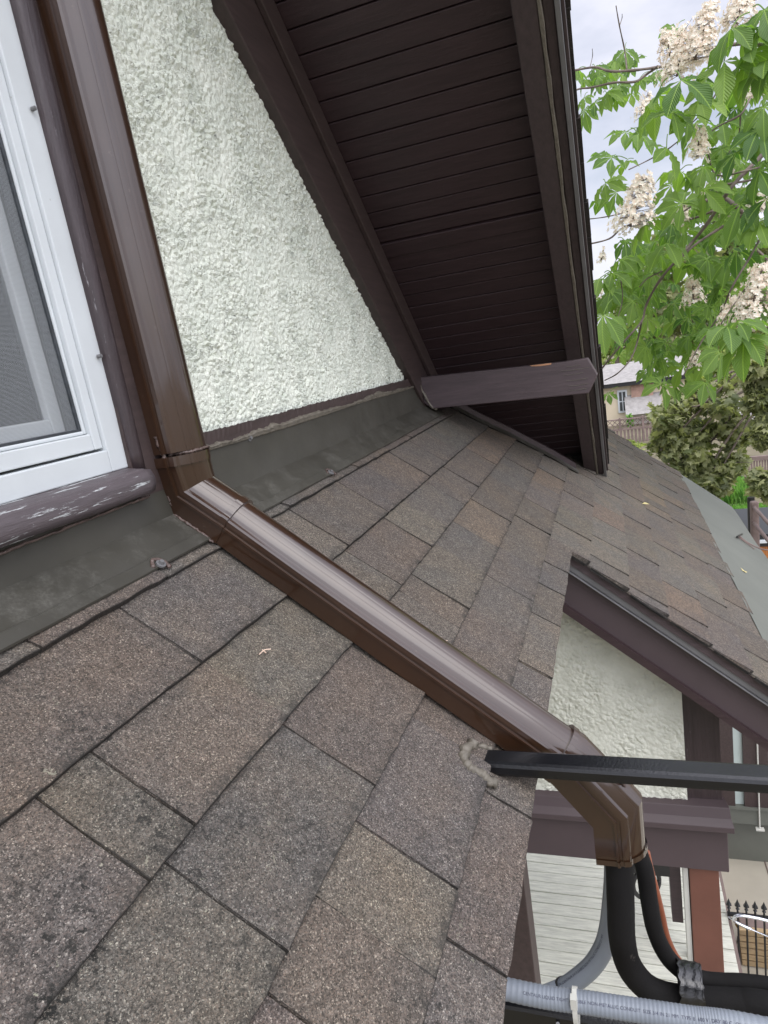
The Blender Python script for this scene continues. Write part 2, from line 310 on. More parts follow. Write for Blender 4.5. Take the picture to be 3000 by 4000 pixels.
# ------------------------------------------------------------------ mesh helpers (vertices in layout units)
def tag(o, label=None, cat=None, group=None, kind=None):
    for k, v in (('label', label), ('category', cat), ('group', group), ('kind', kind)):
        if v: o[k] = v
    return o
def empty(name, loc, label, cat, group=None):
    o = bpy.data.objects.new(name, None); COL.objects.link(o); o.location = Vector(loc)*U; o.empty_display_size = .05
    tag(o, label, cat, group); o['_b'] = [float(x) for x in loc]; return o
class B:
    def __init__(s): s.v = []; s.f = []; s.c = None; s.uv = None
    def add(s, vs, fs, col=None):
        n = len(s.v); s.v += [tuple(float(a) for a in q) for q in vs]; s.f += [tuple(n+i for i in f) for f in fs]
        if col is not None:
            if s.c is None: s.c = []
            s.c += [col]*len(vs)
        return s
    def box(s, a, b):
        x0, y0, z0 = a; x1, y1, z1 = b
        return s.hexa([(x0, y0, z0), (x1, y0, z0), (x1, y1, z0), (x0, y1, z0), (x0, y0, z1), (x1, y0, z1), (x1, y1, z1), (x0, y1, z1)])
    def hexa(s, p, col=None):
        return s.add(p, [(0, 3, 2, 1), (4, 5, 6, 7), (0, 1, 5, 4), (1, 2, 6, 5), (2, 3, 7, 6), (3, 0, 4, 7)], col)
    def prism(s, poly, off):
        n = len(poly); q = [tuple(np.array(a)+np.array(off)) for a in poly]
        return s.add(list(poly)+q, [tuple(range(n))[::-1], tuple(range(n, 2*n))]+[(i, (i+1) % n, n+(i+1) % n, n+i) for i in range(n)])
    def grid(s, fn, nu, nv):
        vs = [fn(i/nu, j/nv) for j in range(nv+1) for i in range(nu+1)]
        return s.add(vs, [(j*(nu+1)+i, j*(nu+1)+i+1, (j+1)*(nu+1)+i+1, (j+1)*(nu+1)+i) for j in range(nv) for i in range(nu)])
    def loft(s, rings, closed=True, caps=True):
        n = len(rings[0]); vs = [p for r in rings for p in r]; fs = []
        for j in range(len(rings)-1):
            for i in range(n if closed else n-1):
                a = j*n+i; b = j*n+(i+1) % n; fs.append((a, b, b+n, a+n))
        if caps: fs += [tuple(range(n))[::-1], tuple(range((len(rings)-1)*n, len(rings)*n))]
        return s.add(vs, fs)
    def tube(s, path, r, n=12, caps=True, wob=0):
        P = [np.array(p, float) for p in path]; rs = r if hasattr(r, '__len__') else [r]*len(P)
        tg = [(P[min(i+1, len(P)-1)]-P[max(i-1, 0)]) for i in range(len(P))]; tg = [a/(np.linalg.norm(a)+1e-9) for a in tg]
        up = np.array([0, 0, 1.]) if abs(tg[0][2]) < .9 else np.array([1., 0, 0]); rings = []
        a = np.cross(tg[0], up); a /= np.linalg.norm(a)
        for i, p in enumerate(P):
            a = a-tg[i]*(a@tg[i]); a /= np.linalg.norm(a)+1e-9; b = np.cross(tg[i], a)
            rings.append([p+(a*math.cos(k*2*math.pi/n)+b*math.sin(k*2*math.pi/n))*rs[i]*(1+wob*(random.random()-.5)) for k in range(n)])
        return s.loft(rings, True, caps)
    def obj(s, name, m, parent=None, smooth=False, bevel=0, **tags):
        me = bpy.data.meshes.new(name); base = Vector(parent['_b']) if parent is not None and '_b' in parent else Vector((0, 0, 0))
        b0 = tuple(base)
        me.from_pydata([((x-b0[0])*U, (y-b0[1])*U, (z-b0[2])*U) for x, y, z in s.v], [], s.f)
        if s.c is not None:
            ca = me.color_attributes.new('tint', 'FLOAT_COLOR', 'POINT'); ca.data.foreach_set('color', [a for c in s.c for a in (c if len(c) == 4 else (*c, 1))])
        if s.uv is not None:
            uvl = me.uv_layers.new(name='UVMap'); idx = np.zeros(len(me.loops), dtype=np.int32); me.loops.foreach_get('vertex_index', idx)
            uvl.data.foreach_set('uv', np.array(s.uv, dtype=np.float32)[idx].ravel())
        me.materials.append(M[m] if isinstance(m, str) else m)
        if smooth: me.polygons.foreach_set('use_smooth', [True]*len(me.polygons))
        me.update()
        o = bpy.data.objects.new(name, me); COL.objects.link(o)
        if parent is not None:
            o.parent = parent; o['_b'] = list(b0)
        if bevel:
            md = o.modifiers.new('bevel', 'BEVEL'); md.width = bevel*U; md.segments = 2; md.limit_method = 'ANGLE'; md.angle_limit = math.radians(40)
        tag(o, **tags); return o
def spline(P, k=8):
    P = [np.array(p, float) for p in P]; out = []
    for i in range(len(P)-1):
        p0 = P[max(i-1, 0)]; p1 = P[i]; p2 = P[i+1]; p3 = P[min(i+2, len(P)-1)]
        for j in range(k):
            s = j/k; out.append(.5*((2*p1)+(-p0+p2)*s+(2*p0-5*p1+4*p2-p3)*s*s+(-p0+3*p1-3*p2+p3)*s**3))
    out.append(P[-1]); return out
# ================================================================== THE HOUSE
house = empty('house', (0, 1, -6), 'dark brown and white stucco house with the shingle roof in front', 'house')
XR = 2.84                                   # near rake of the long lower roof
VE, VF = 1.022, 2.75                        # short eave (near part), long eave (far part)
XF = 7.45                                   # far rake
def wx(z): return -.033*(z+.134)            # the wall joinery leans a little

# upper wall: dense grid, displaced by its stucco
b = B()
def wallp(i, j):
    x = 1.2+i*(4.35-1.2); z = -.135+j*1.55
    return (x, 1.0+.0004*math.sin(x*7), z)
b.grid(wallp, 620, 310)
wall = b.obj('wall', 'stucco', house, smooth=True, label='rough white stucco wall above the roof')
b = B(); b.box((-4, 1.03, -1.2), (-.1, 1.2, 5)); b.box((1.205, 1.03, -1.2), (7.6, 1.2, 5)); b.box((-.1, 1.031, -1.2), (1.205, 1.2, -.15)); b.box((-.1, 1.031, 2.25), (1.205, 1.2, 5)); b.box((1, 2.0, -6), (8.2, 2.1, -1.1)); b.box((1.2, 1.03, 1.41), (4.3, 1.006, 4.5)); b.obj('wall_core', 'stucco2', house)
# baseboard strip under the stucco
b = B()
def bb(i, j):
    x = 1.28+i*2.6; return (x, .984-.004*random.random()*(j > .5), -.168+j*(.056+.004*random.random()+.006*math.sin(x*9)*0))
b.grid(bb, 220, 2); b.add([(1.28, .984, -.168), (3.88, .984, -.168), (3.88, 1.02, -.168), (1.28, 1.02, -.168)], [(0, 1, 2, 3)])
b.obj('skirting_board', 'trimb', house)

# frieze boards under the gable soffit
b = B()
for y0, y1, c0, c1 in ((.962, 1.02, 2.705, 3.09), (.938, .962, 2.965, 3.09)):
    xa, xb = .2, (c1+.30)/T
    b.hexa([(xa, y0, c0-T*xa), (xb, y0, c0-T*xb), (xb, y1, c0-T*xb), (xa, y1, c0-T*xa), (xa, y0, c1-T*xa), (xb, y0, c1-T*xb), (xb, y1, c1-T*xb), (xa, y1, c1-T*xa)])
b.obj('frieze_board', 'trimb', house, bevel=.004)

# gable overhang
gable = B()
gb = B(); sp = .0865
gaps = {36: .012}
s0 = .6; k = 0
while s0 < 6.1:
    g = .005 + (.009 if abs(s0-3.958) < .05 or abs(s0-4.93) < .05 else 0)
    d = .002*random.random()+(.006 if abs(s0-4.04) < .045 else 0)
    ym = .99
    y0, y1 = .20, ym
    e0, e1 = s0+g/2, s0+sp-g/2
    q = []
    for hh in (.0, -.03):
        for (ss, yy) in ((e0, y0), (e1, y0), (e1, y1), (e0, y1)): q.append(sofp(ss, yy, hh+d))
    gb.hexa([q[4], q[5], q[6], q[7], q[0], q[1], q[2], q[3]])
    s0 += sp
soffit = gb.obj('soffit', 'soffit', house, bevel=.0035, label='dark brown tongue and groove boards under the overhanging gable')
def rail(y0, y1, h0, h1, sa, sb, m, name, bev=.003, label=None, wav=0):
    bb_ = B()
    n = 60 if wav else 1
    rings = []
    for i in range(n+1):
        ss = sa+(sb-sa)*i/n; w0 = wav*(random.random()-.5); w1 = wav*(random.random()-.5)
        rings.append([sofp(ss, y0+w0, h0), sofp(ss, y1+w1*.3, h0), sofp(ss, y1, h1+w1), sofp(ss, y0+w0, h1+w0)])
    bb_.loft(rings); return bb_.obj(name, m, house, bevel=bev, **({'label': label} if label else {}))
SA, SB = .6, 6.30
rail(.128, .205, .10, -.03, SA, 6.30, 'wood_x', 'rake_board', .004, 'wide brown board along the lower edge of the gable')
rail(.116, .1275, .104, .02, SA, 6.34, 'caulk', 'sealant_bead', .002, wav=.006)
rail(.080, .1155, .062, -.03, SA, 6.36, 'wood_x', 'fascia', .004)
rail(.062, .0795, .074, -.03, SA, 6.40, 'drip', 'drip_edge', .002)
rail(.050, .0615, .040, -.045, SA, 6.36, 'wood_x', 'crown_moulding', .002)
# shingles on the gable roof, their ragged edge shows along the rake
gs = B(); ss = SA
while ss < 6.35:
    q = []
    oy = .030+.010*random.random(); e = min(6.42, ss+.195+.012)
    h0 = -.048; t_ = .012
    for hh in (h0-.0+.006, h0-t_-.004):
        for (a_, yy) in ((ss, oy), (e, oy+.004*random.random()), (e, 1.9), (ss, 1.9)): q.append(sofp(a_, yy, hh+(-.006 if a_ == e else 0)))
    gs.hexa([q[0], q[3], q[2], q[1], q[4], q[7], q[6], q[5]], (.16, .145, .135)); ss += .195
gs.obj('gable_roof', 'shingle', house)
gsh = B(); q = [sofp(SA, .08, -.031), sofp(6.1, .08, -.031), sofp(6.1, 1.9, -.031), sofp(SA, 1.9, -.031), sofp(SA, .08, -.041), sofp(6.1, .08, -.041), sofp(6.1, 1.9, -.041), sofp(SA, 1.9, -.041)]
gsh.hexa(q); gsh.obj('roof_deck', 'soffit', house)
# lookout beam with the pointed end
b = B(); poly = [(.985, -.117), (.217, -.140), (.093, -.138), (.052, -.227), (.102, -.313), (.186, -.311), (.925, -.293), (.985, -.235)]
b.prism([(3.6, y, z) for y, z in poly], (.11, 0, 0)); beam = b.obj('lookout_beam', 'wood_y', house, bevel=.005, label='horizontal brown beam with a pointed end under the gable')
b = B(); b.prism([(3.598, .50-.12, -.134), (3.598, .27, -.137), (3.598, .275, -.145), (3.598, .33, -.1445), (3.598, .372, -.1405)], (.004, 0, 0)); b.obj('bare_patch', 'baretim', beam)
for z, y0, y1 in ((-.165, .13, .20), (-.183, .09, .23), (-.205, .12, .22), (-.235, .10, .21), (-.262, .10, .20), (-.285, .11, .20)):
    b = B(); b.tube(spline([(3.5985, y0, z), (3.5985, (y0+y1)/2, z-.003), (3.5985, y1, z-.001)], 4), .0011, 5); b.obj('crack', 'caulk', beam)
# closing panel behind the beam and its flashing on the roof
PB = [(3.96, .05), (4.03, .116), (4.12, .313), (4.265, .514), (4.421, .825), (4.455, .99)]
b = B()
for k in range(5):
    lo = [roofp(*PB[k], -.01), roofp(*PB[k+1], -.01)]; hi = [(p[0], p[1], p[2]+.075) for p in lo]
    b.prism([lo[0], lo[1], hi[1], hi[0]], (.03, 0, 0))
b.obj('gable_end_panel', 'soffit', house)
b = B(); b.loft([[roofp(u-.05, v, .014), roofp(u-.008, v, .018), (roofp(u-.004, v, .018)[0], roofp(u, v, 0)[1], roofp(u, v, 0)[2]+.030), (u, roofp(u, v, 0)[1], roofp(u, v, 0)[2]+.0)] for u, v in PB]); b.obj('panel_flashing', 'flash', house)

# ------------------------------------------------------------------ the long lower roof
roof = B()
def slab(b_, u0, u1, v0, v1, h0, h1): b_.hexa([roofp(u0, v0, h0), roofp(u1, v0, h0), roofp(u1, v1, h0), roofp(u0, v1, h0), roofp(u0, v0, h1), roofp(u1, v0, h1), roofp(u1, v1, h1), roofp(u0, v1, h1)])
slab(roof, -3, XR+.001, -.05, VE-.02, -.045, -.006); slab(roof, XR+.02, XF-.02, -.05, VF-.03, -.045, -.007)
roofo = roof.obj('roof', 'wood_y', house)
VB = [.10, .163, .343, .525, .719, .917, 1.112, 1.31, 1.505, 1.712, 1.905, 2.10]
JT = {0: [.40, .75, 1.08, 1.65, 2.0, 2.22, 2.6, 2.94], 1: [-.5, -.1, .2, .47, .94, 1.23, 1.66, 2.03, 2.31, 2.61, 2.91, 3.2, 3.65, 4.1],
      2: [-.6, -.2, .19, .57, .67, .96, 1.3, 1.65, 2.0, 2.23, 2.56, 2.87, 3.38, 4.0], 3: [-.6, -.15, .22, .61, .95, 1.28, 1.64, 1.77, 2.07, 2.35, 2.7, 3.18, 3.7, 4.1],
      4: [-.6, -.1, .2, .56, .71, .87, 1.2, 1.5, 1.81, 2.09, 2.40, 2.86, 3.2, 3.6, 3.95], 5: [-.5, 0, .4, .79, 1.14, 1.42, 1.70, 2.04, 2.31, 2.55, 2.87, 3.14, 3.48, 3.8, 4.1],
      6: [2.84, 3.0, 3.31, 3.66, 4.0], 7: [2.84, 2.93, 3.2, 3.48, 3.87, 4.15], 8: [2.84, 3.01, 3.32, 3.66, 3.97, 4.3], 9: [2.84, 3.31, 3.52, 3.9, 4.2], 10: [2.84, 3.1, 3.4, 3.72, 4.05]}
def vb(i, u):
    d = 0
    if 2 <= i <= 4: d = .019*max(0, min(1, (u-.75)/.8))
    return VB[i]+d
PAL = [(.158, .142, .126), (.160, .147, .130), (.168, .157, .138), (.150, .138, .125), (.156, .138, .122), (.172, .161, .141), (.151, .142, .131)]
TAN = (.188, .160, .130)
sh = B()
def tab(u0, u1, i, extra, col, vend=None):
    n = max(5, int((u1-u0)/.03)+2); ew = .0010 if i < 5 else .0050; g = .0034 if i < 5 else .0075
    ja = [random.gauss(0, .0010) for _ in range(n+1)]
    sk0, sk1 = random.gauss(0, .002), random.gauss(0, .002)
    top, bot = [], []
    fr = [0, ew/(u1-u0-g)]+[q_/(n-2) for q_ in range(1, n-2)]+[1-ew/(u1-u0-g), 1]
    for k in range(n+1):
        uu = u0+g/2+(u1-u0-g)*fr[k]
        va = vb(i, uu)-.03 if i else vb(i, uu)
        ve = (vend if vend else vb(i+1, uu))+ja[k]
        s0_, s1_ = (sk0, 0) if k == 0 else ((sk1, 0) if k == n else (0, 0))
        # exposed face: rises towards the butt edge, small lift waves
        lift = .0010*math.sin(uu*23+i)+random.gauss(0, .0002)
        eg = .0010+abs(random.gauss(0, .0010)); top.append((roofp(uu, va, -.001+extra*.3), roofp(uu+s0_, (va+ve)/2, .0045+extra*.7+lift*.4), roofp(uu+s0_, ve-eg, .0122+extra+lift), roofp(uu+s0_, ve, .0108+extra+lift)))
        bot.append(roofp(uu+s0_, ve, .0028+lift*.3))
    vs = []; fs = []
    for k in range(n+1): vs += [*top[k], bot[k]]
    for k in range(n):
        a = 5*k; b_ = a+5
        fs += [(a+q_, a+q_+1, b_+q_+1, b_+q_) for q_ in range(4)]
    # side walls
    q0 = roofp(u0+g/2, vb(i, u0), -.006); q1 = roofp(u1-g/2, vb(i, u1), -.006)
    m_ = len(vs); vs += [q0, q1]; e = 5*n
    fs += [(0, m_, 4, 3, 2, 1), (e, e+1, e+2, e+3, e+4, m_+1)]
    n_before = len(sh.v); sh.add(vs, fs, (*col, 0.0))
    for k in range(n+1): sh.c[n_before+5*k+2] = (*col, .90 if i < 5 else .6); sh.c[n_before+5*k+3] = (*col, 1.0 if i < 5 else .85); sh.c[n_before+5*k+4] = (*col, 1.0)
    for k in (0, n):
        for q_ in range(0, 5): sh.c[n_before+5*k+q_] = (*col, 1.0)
for i in range(0, 11):
    js = list(JT[i])
    lim = XF if i >= 5 else 4.5
    while js[-1] < lim-.2: js.append(js[-1]+random.choice([.19, .24, .3, .36, .42])+.02*random.random())
    js.append(lim if lim == XF else js[-1]+.3)
    prev = 0
    for k in range(len(js)-1):
        u0, u1 = js[k], js[k+1]
        if i <= 5 and u0 < -2.0: continue
        thick = (prev+1) % 2 if random.random() < .75 else prev; prev = thick
        r = random.random(); c = random.choice(PAL)
        if r < (.05 if i < 6 else .12) and not (u0 < 1.5) and i > 1: c = TAN
        f_ = .95+.10*random.random(); c = (c[0]*f_*.92, c[1]*f_*random.uniform(.875, .905), c[2]*f_*random.uniform(.85, .905))
        ex = .0042*thick + .001*random.random() + (.0045 if i >= 5 else 0)
        if i == 5:
            if u0 < XR-.05:
                tab(u0, min(u1, XR+.008), 5, ex*.5, c, VE+.004*random.random())
                if u1 > XR+.02: tab(XR-.01, u1, 5, ex, c)
            else: tab(u0, u1, 5, ex, c)
        else: tab(u0, u1, i, ex, c)
# starter courses whose curling layers show along the near rake and the short eave
for i in range(5, 11):
    for k in range(2):
        v0, v1 = VB[i]+.02, VB[i+1]-.01*k
        dx = .012*random.random()
        q = [roofp(XR-.010+dx, v0, -.004-.006*k), roofp(XR+.3, v0, -.004-.006*k), roofp(XR+.3, v1, -.003-.006*k), roofp(XR-.010+dx*1.2, v1, -.003-.006*k)]
        q += [tuple(np.array(p_)+np.array((0, -ST*.004, CT*.004))) for p_ in q]
        sh.hexa(q, (.05, .048, .045))
for k in range(2):
    us = np.linspace(-1.5, XR-.01, 80); rA = []; 
    for uu in us:
        e_ = VE-.006-.012*k+.003*math.sin(uu*31+k)+.002*random.random()
        rA.append([roofp(uu, VE-.14, -.0045-.0055*k), roofp(uu, e_, -.0035-.0055*k), roofp(uu, e_, .0005-.0055*k), roofp(uu, VE-.14, -.0005-.0055*k)])
    sh.loft([list(r) for r in rA]); sh.c += [(.06, .055, .05)]*(len(us)*4)
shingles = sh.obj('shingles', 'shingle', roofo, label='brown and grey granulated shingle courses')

# grey membrane apron along the far low edge
b = B(); b.grid(lambda i, j: roofp(XR+.02+i*(XF-.05-XR), 2.075+j*(VF-2.075), .016+.003*math.sin(i*19)*math.sin(j*5)+.004*math.sin(i*7)-.03*max(0, j-.93)/.07), 120, 16)
b.grid(lambda i, j: roofp(XR+.02+i*(XF-.05-XR), VF-.0005, -.014-.06*j), 120, 2)
b.obj('roof_apron', 'apron', house, smooth=True, label='smooth grey membrane along the low edge of the roof')

# wall flashing with its hem, bead, screws
b = B()
def fl(x0, x1, y0, zt, vend, n=160, jag=0):
    rings = []
    for i in range(n+1):
        x = x0+(x1-x0)*i/n; w_ = .0018*math.sin(x*11)+.001*math.sin(x*29)
        r_ = [(x, y0+.006, zt), (x, y0, zt), (x, y0-.001+w_*.5, -.21), (x, y0-.004, ZC+.022)]
        r_ += [roofp(x, v_, h_) for v_, h_ in ((.030, .0135+w_), (.07, .0145-w_), (vend-.030, .0150+w_), (vend-.028, .0175+w_), (vend-.002, .0165+w_), (vend, .0125+w_))]
        rings.append(r_)
    b.loft(rings, closed=False, caps=False)
fl(-1.5, 1.36, .975, -.165, .136); fl(1.30, 3.72, .978, -.153, .136)
flash = b.obj('flashing', 'flash', house, smooth=True, label='dark grey metal flashing folded from the wall onto the roof')
flash.data.set_sharp_from_angle(angle=math.radians(28))
def bead(P, r, name='sealant_bead', par=flash, m='caulk', n=120, wob=.35, sq=(1, 1)):
    P = spline(P, max(2, n//(len(P)-1))); P = [p+np.array((0, random.gauss(0, r*.22), random.gauss(0, r*.28))) for p in P]
    rr = [r*(1+wob*math.sin(i*.9+random.random())*.5+wob*(random.random()-.5)) for i in range(len(P))]
    bb_ = B(); bb_.tube(P, rr, 8); return bb_.obj(name, m, par, smooth=True)
b = B(); rings = []; tt = 0
for i in range(260):
    x = 1.36+i*2.22/259; tt = .88*tt+random.gauss(0, .0016); zt_ = -.143-.006*(x > 2.9)*(x-2.9)+.004*math.sin(x*7)+tt; zb_ = -.160+.0025*math.sin(x*5+1)+.0012*random.random()
    bu = .004+.003*abs(math.sin(x*13))+.0015*random.random()
    rings.append([(x, .990, zt_+.003), (x, .979-bu*.3, zt_), (x, .976-bu, zt_*.7+zb_*.3), (x, .977-bu*.4, (zt_+zb_)/2+.001*random.random()), (x, .976-bu*.8, zt_*.25+zb_*.75), (x, .977, zb_), (x, .985, zb_-.001)])
b.loft(rings, closed=False, caps=False); b.obj('sealant_bead', 'caulk', flash, smooth=True)
bead([(3.56, .975, -.12), (3.585, .96, -.19), (3.60, .93, -.27), (3.62, .90, -.30)], .007, n=20)
def screw(pos, nrm, r=.010, m='drip'):
    p = np.array(pos); n_ = np.array(nrm); bb_ = B(); bb_.tube([p-n_*.001, p+n_*.003], r*1.25, 14); bb_.tube([p+n_*.003, p+n_*.0095], [r*.72, r*.62], 6); bb_.obj('screw', m, flash)
NR = (0, -ST, CT)
for px, py in ((347, 1219), (714, 1021), (538, 946)):
    k_ = 3000/1659; d_ = ray(px, py)
    if py == 946: screw(atY(px, py, .978), (0, -1, 0), .008)
    else:
        n_ = np.array(NR); p0 = np.array((0, 1, ZC))+n_*.017; screw(d_*((p0@n_)/(d_@n_)), NR, .0085)
        q_ = d_*((p0@n_)/(d_@n_)); bead([q_+np.array((-.02, .002, 0)), q_+np.array((-.006, .012, .012)), q_+np.array((.014, .004, .004)), q_+np.array((.01, -.012, -.010))], .004, n=16, m='seal')

# ------------------------------------------------------------------ window
wroot = B()
def wbox(x0, x1, y0, y1, z0, z1, b_=wroot):
    b_.hexa([(x0+wx(z0), y0, z0), (x1+wx(z0), y0, z0), (x1+wx(z0), y1, z0), (x0+wx(z0), y1, z0), (x0+wx(z1), y0, z1), (x1+wx(z1), y0, z1), (x1+wx(z1), y1, z1), (x0+wx(z1), y1, z1)])
ZT = 2.2
wbox(1.132, 1.200, .982, 1.03, -.140, ZT); wbox(.1, 1.132, .982, 1.03, -.140, -.094)
wbox(1.1085, 1.1315, .990, 1.03, -.089, ZT); wbox(.1, 1.1085, .992, 1.03, -.089, -.056)
wbox(1.100, 1.108, 1.000, 1.03, -.055, ZT); wbox(.1, 1.100, 1.000, 1.03, -.0555, -.048)
wroot.obj('window', 'white', house, bevel=.0025, label='white vinyl window with an insect screen')
win = house.children[-1]
b = B(); wbox(1.0925, 1.0995, 1.004, 1.03, -.048, ZT, b); wbox(.1, 1.0925, 1.004, 1.03, -.048, -.043, b); b.obj('gasket', 'gasket', win)
b = B(); b.grid(lambda i, j: (.1+i*(.993), 1.008, -.043+j*(ZT+.04)), 30, 30); b.obj('insect_screen', 'screen', win)
b = B(); wbox(.1, 1.06, 1.050, 1.052, -.02, ZT, b); b.obj('pane', 'pane', win)
b = B(); wbox(1.06, 1.0925, 1.035, 1.07, -.045, ZT, b); wbox(.1, 1.06, 1.035, 1.07, -.045, -.015, b); b.obj('sash', 'white', win, bevel=.003)
b = B(); b.grid(lambda i, j: (1.075-.35*min(1, j*2.6)+i*(.14+.35*min(1, j*2.6)), 1.14+.045*math.sin(i*34)+.015*math.sin(i*75+1), -.1+j*2.3), 140, 6); b.obj('curtain', 'curtain', win, smooth=True)
b = B(); b.add([(.0, 1.6, -.3), (1.3, 1.6, -.3), (1.3, 1.6, 2.4), (0, 1.6, 2.4)], [(0, 1, 2, 3)]); b.add([(1.3, 1.0, -.3), (1.3, 1.6, -.3), (1.3, 1.6, 2.4), (1.3, 1.2, 2.4)], [(0, 1, 2, 3)]); b.obj('room_wall', 'room', win)
b = B()
rings = []
for i in range(61):
    z = -.155+i*(ZT+.15)/60; o_ = wx(z); w_ = .0012*math.sin(z*41)+.0008*random.random()
    rings.append([(1.184+o_, 1.02, z), (1.184+o_, .974+w_, z), (1.187+o_, .966+w_, z), (1.194+.9*o_, .962, z), (1.205+.6*o_, .961+w_, z), (1.214+.4*o_, .965, z), (1.221+.3*o_, .974+w_, z), (1.221+.3*o_, 1.02, z)])
b.loft(rings); b.obj('casing', 'wood_z', win, smooth=True, label='dark brown painted casing beside the white frame')
b = B(); rings = []
for i in range(81):
    x = -1.5+i*(1.205+1.5)/80; w_ = .002*math.sin(x*17)+.0012*random.random(); e_ = .012 if i == 80 else 0
    rings.append([(x, 1.02, -.138-e_), (x, .985, -.140-e_), (x, .955+e_, -.146+w_-e_), (x, .934+e_, -.155+w_), (x, .927+e_, -.168), (x, .927+e_, -.186+w_), (x, .934+e_, -.199), (x, .955, -.205+w_+e_), (x, 1.02, -.205)])
b.loft(rings); b.obj('sill', 'sill', win, smooth=True, label='weathered dark sill with cracked paint')
for px, py in ((80, 232), (222, 768)):
    p = atY(px, py, .968); b = B(); b.tube([p+np.array((0, .012, 0)), p+np.array((0, .004, 0))], .0042, 12); b.tube([p+np.array((0, .004, 0)), p+np.array((0, .0025, 0))], .0026, 8); b.obj('screw', 'drip', win)
b = B(); b.box((1.18, .974, -.21), (1.30, 1.03, 2.3)); b.obj('backing_board', 'trimb', win)
P_ = [(.25, .955, -.212), (.6, .957, -.214), (.9, .958, -.211), (1.2, .960, -.210)]
bead(P_, .0028, par=win, m='seal', n=60)

# ------------------------------------------------------------------ porch under the far roof
XP = 3.05
b = B(); b.grid(lambda i, j: (XP, .75-i*(.965), -2.262+j*1.75), 300, 420)
# keep only the part under the sloping rake
keep = [f for f in b.f if (lambda c: c[2] < ZC-(1-c[1])*T-.10)(np.mean([b.v[i] for i in f], axis=0))]
b.f = keep; b.obj('porch_wall', 'stucco2', house, smooth=True, label='fine white stucco panel under the sloping brown board')
b = B()
def under(y, d=.12): return ZC-(1-y)*T-d
b.prism([(XP+.012, -.205, -2.27), (XP+.012, -.368, -2.27), (XP+.012, -.368, under(-.368)), (XP+.012, -.205, under(-.205))], (.08, 0, 0)); b.prism([(XP+.025, .9, -2.27), (XP+.025, -.2, -2.27), (XP+.025, -.2, under(-.2)), (XP+.025, .9, under(.9))], (.08, 0, 0)); b.obj('corner_board', 'wood_z', house, label='very dark upright board beside the stucco panel')
b = B(); b.prism([roofp(2.90, VE-.5, -.05), roofp(2.90, VF-.02, -.05), roofp(2.90, VF-.10, -.253), roofp(2.90, VE-.5, -.253)], (.045, 0, 0)); b.obj('porch_rake_board', 'rake', house, bevel=.004, label='sloping brown board under the shingle edge')
b = B(); b.prism([roofp(2.865, .9, -.012), roofp(2.865, VF, -.012), roofp(2.865, VF, -.020), roofp(2.868, VF, -.072), roofp(2.868, .9, -.072), roofp(2.865, .9, -.020)], (.03, 0, 0))
b.prism([roofp(2.855, .9, -.074), roofp(2.855, VF, -.074), roofp(2.855, VF, -.080), roofp(2.855, .9, -.080)], (.045, 0, 0)); b.obj('porch_drip_edge', 'drip', house, bevel=.002)
b = B(); slab(b, XR+.03, 3.2, VE-.1, VF-.03, -.25, -.22); b.obj('porch_soffit', 'soffit', house)
# moulded ledge and beam
b = B(); prof = [(XP+.03, -2.235), (XP-.03, -2.252), (XP-.045, -2.300), (XP-.075, -2.325), (XP-.075, -2.355), (XP-.03, -2.362), (XP+.03, -2.362)]
b.loft([[(x, 1.0, z) for x, z in prof], [(x, -.385-(XP-x)*.25, z) for x, z in prof]]); b.obj('ledge', 'rake', house, bevel=.003, label='moulded brown ledge below the stucco panel')
b = B(); b.box((XP-.025, 1.0, -2.612), (XP+.12, -.380, -2.363)); b.obj('porch_beam', 'rake', house, bevel=.005, label='deep brown beam over the porch')
b = B(); b.box((XP-.0, -.375, -2.61), (9, -.30, -2.3)); b.obj('side_beam', 'rake', house, bevel=.005)
b = B(); rings = []
for z, e_ in ((-5.2, .02), (-2.613, 0)): rings.append([(XP+.01-e_, -.205+e_*.3, z), (XP+.16, -.205, z), (XP+.16, -.338, z), (XP+.01-e_, -.338-e_, z)])
b.loft(rings); b.obj('porch_post', 'post', house, bevel=.004, label='red brown square post under the end of the beam')
b = B(); b.box((XP+.02, -.178, -5.2), (XP+.1, -.200, -2.613)); b.obj('post_trim', 'pvc', house)
b = B(); b.box((5.0, -.305, -5.2), (5.06, -.345, -2.6)); b.obj('rear_post', 'fence', house)
b = B(); b.box((5.1, -.19, -4.95), (5.3, -.275, -2.6)); b.obj('rear_post', 'soffit', house)
b = B(); b.prism([(1.90, .386, -5.2), (1.90, .386, -.95), (1.90, .70, -.70), (1.90, .70, -5.2)], (.10, 0, 0)); b.obj('porch_post', 'trimb', house, bevel=.004, label='dark brown post just below the short eave')
# board floor
b = B(); nb = 0; x = 2.2
while x < 8.2:
    wd = .128; z_ = -5.2+random.gauss(0, .0015)
    b.box((x+.004, -.66, z_-.03), (x+wd-.004, 2.0, z_)); x += wd
b.obj('porch_floor', 'deck', house, bevel=.003, label='pale grey painted board floor of the porch')
b = B(); b.box((2.2, -.69, -6), (8.2, 2.0, -5.236)); b.obj('porch_base', 'fence', house)
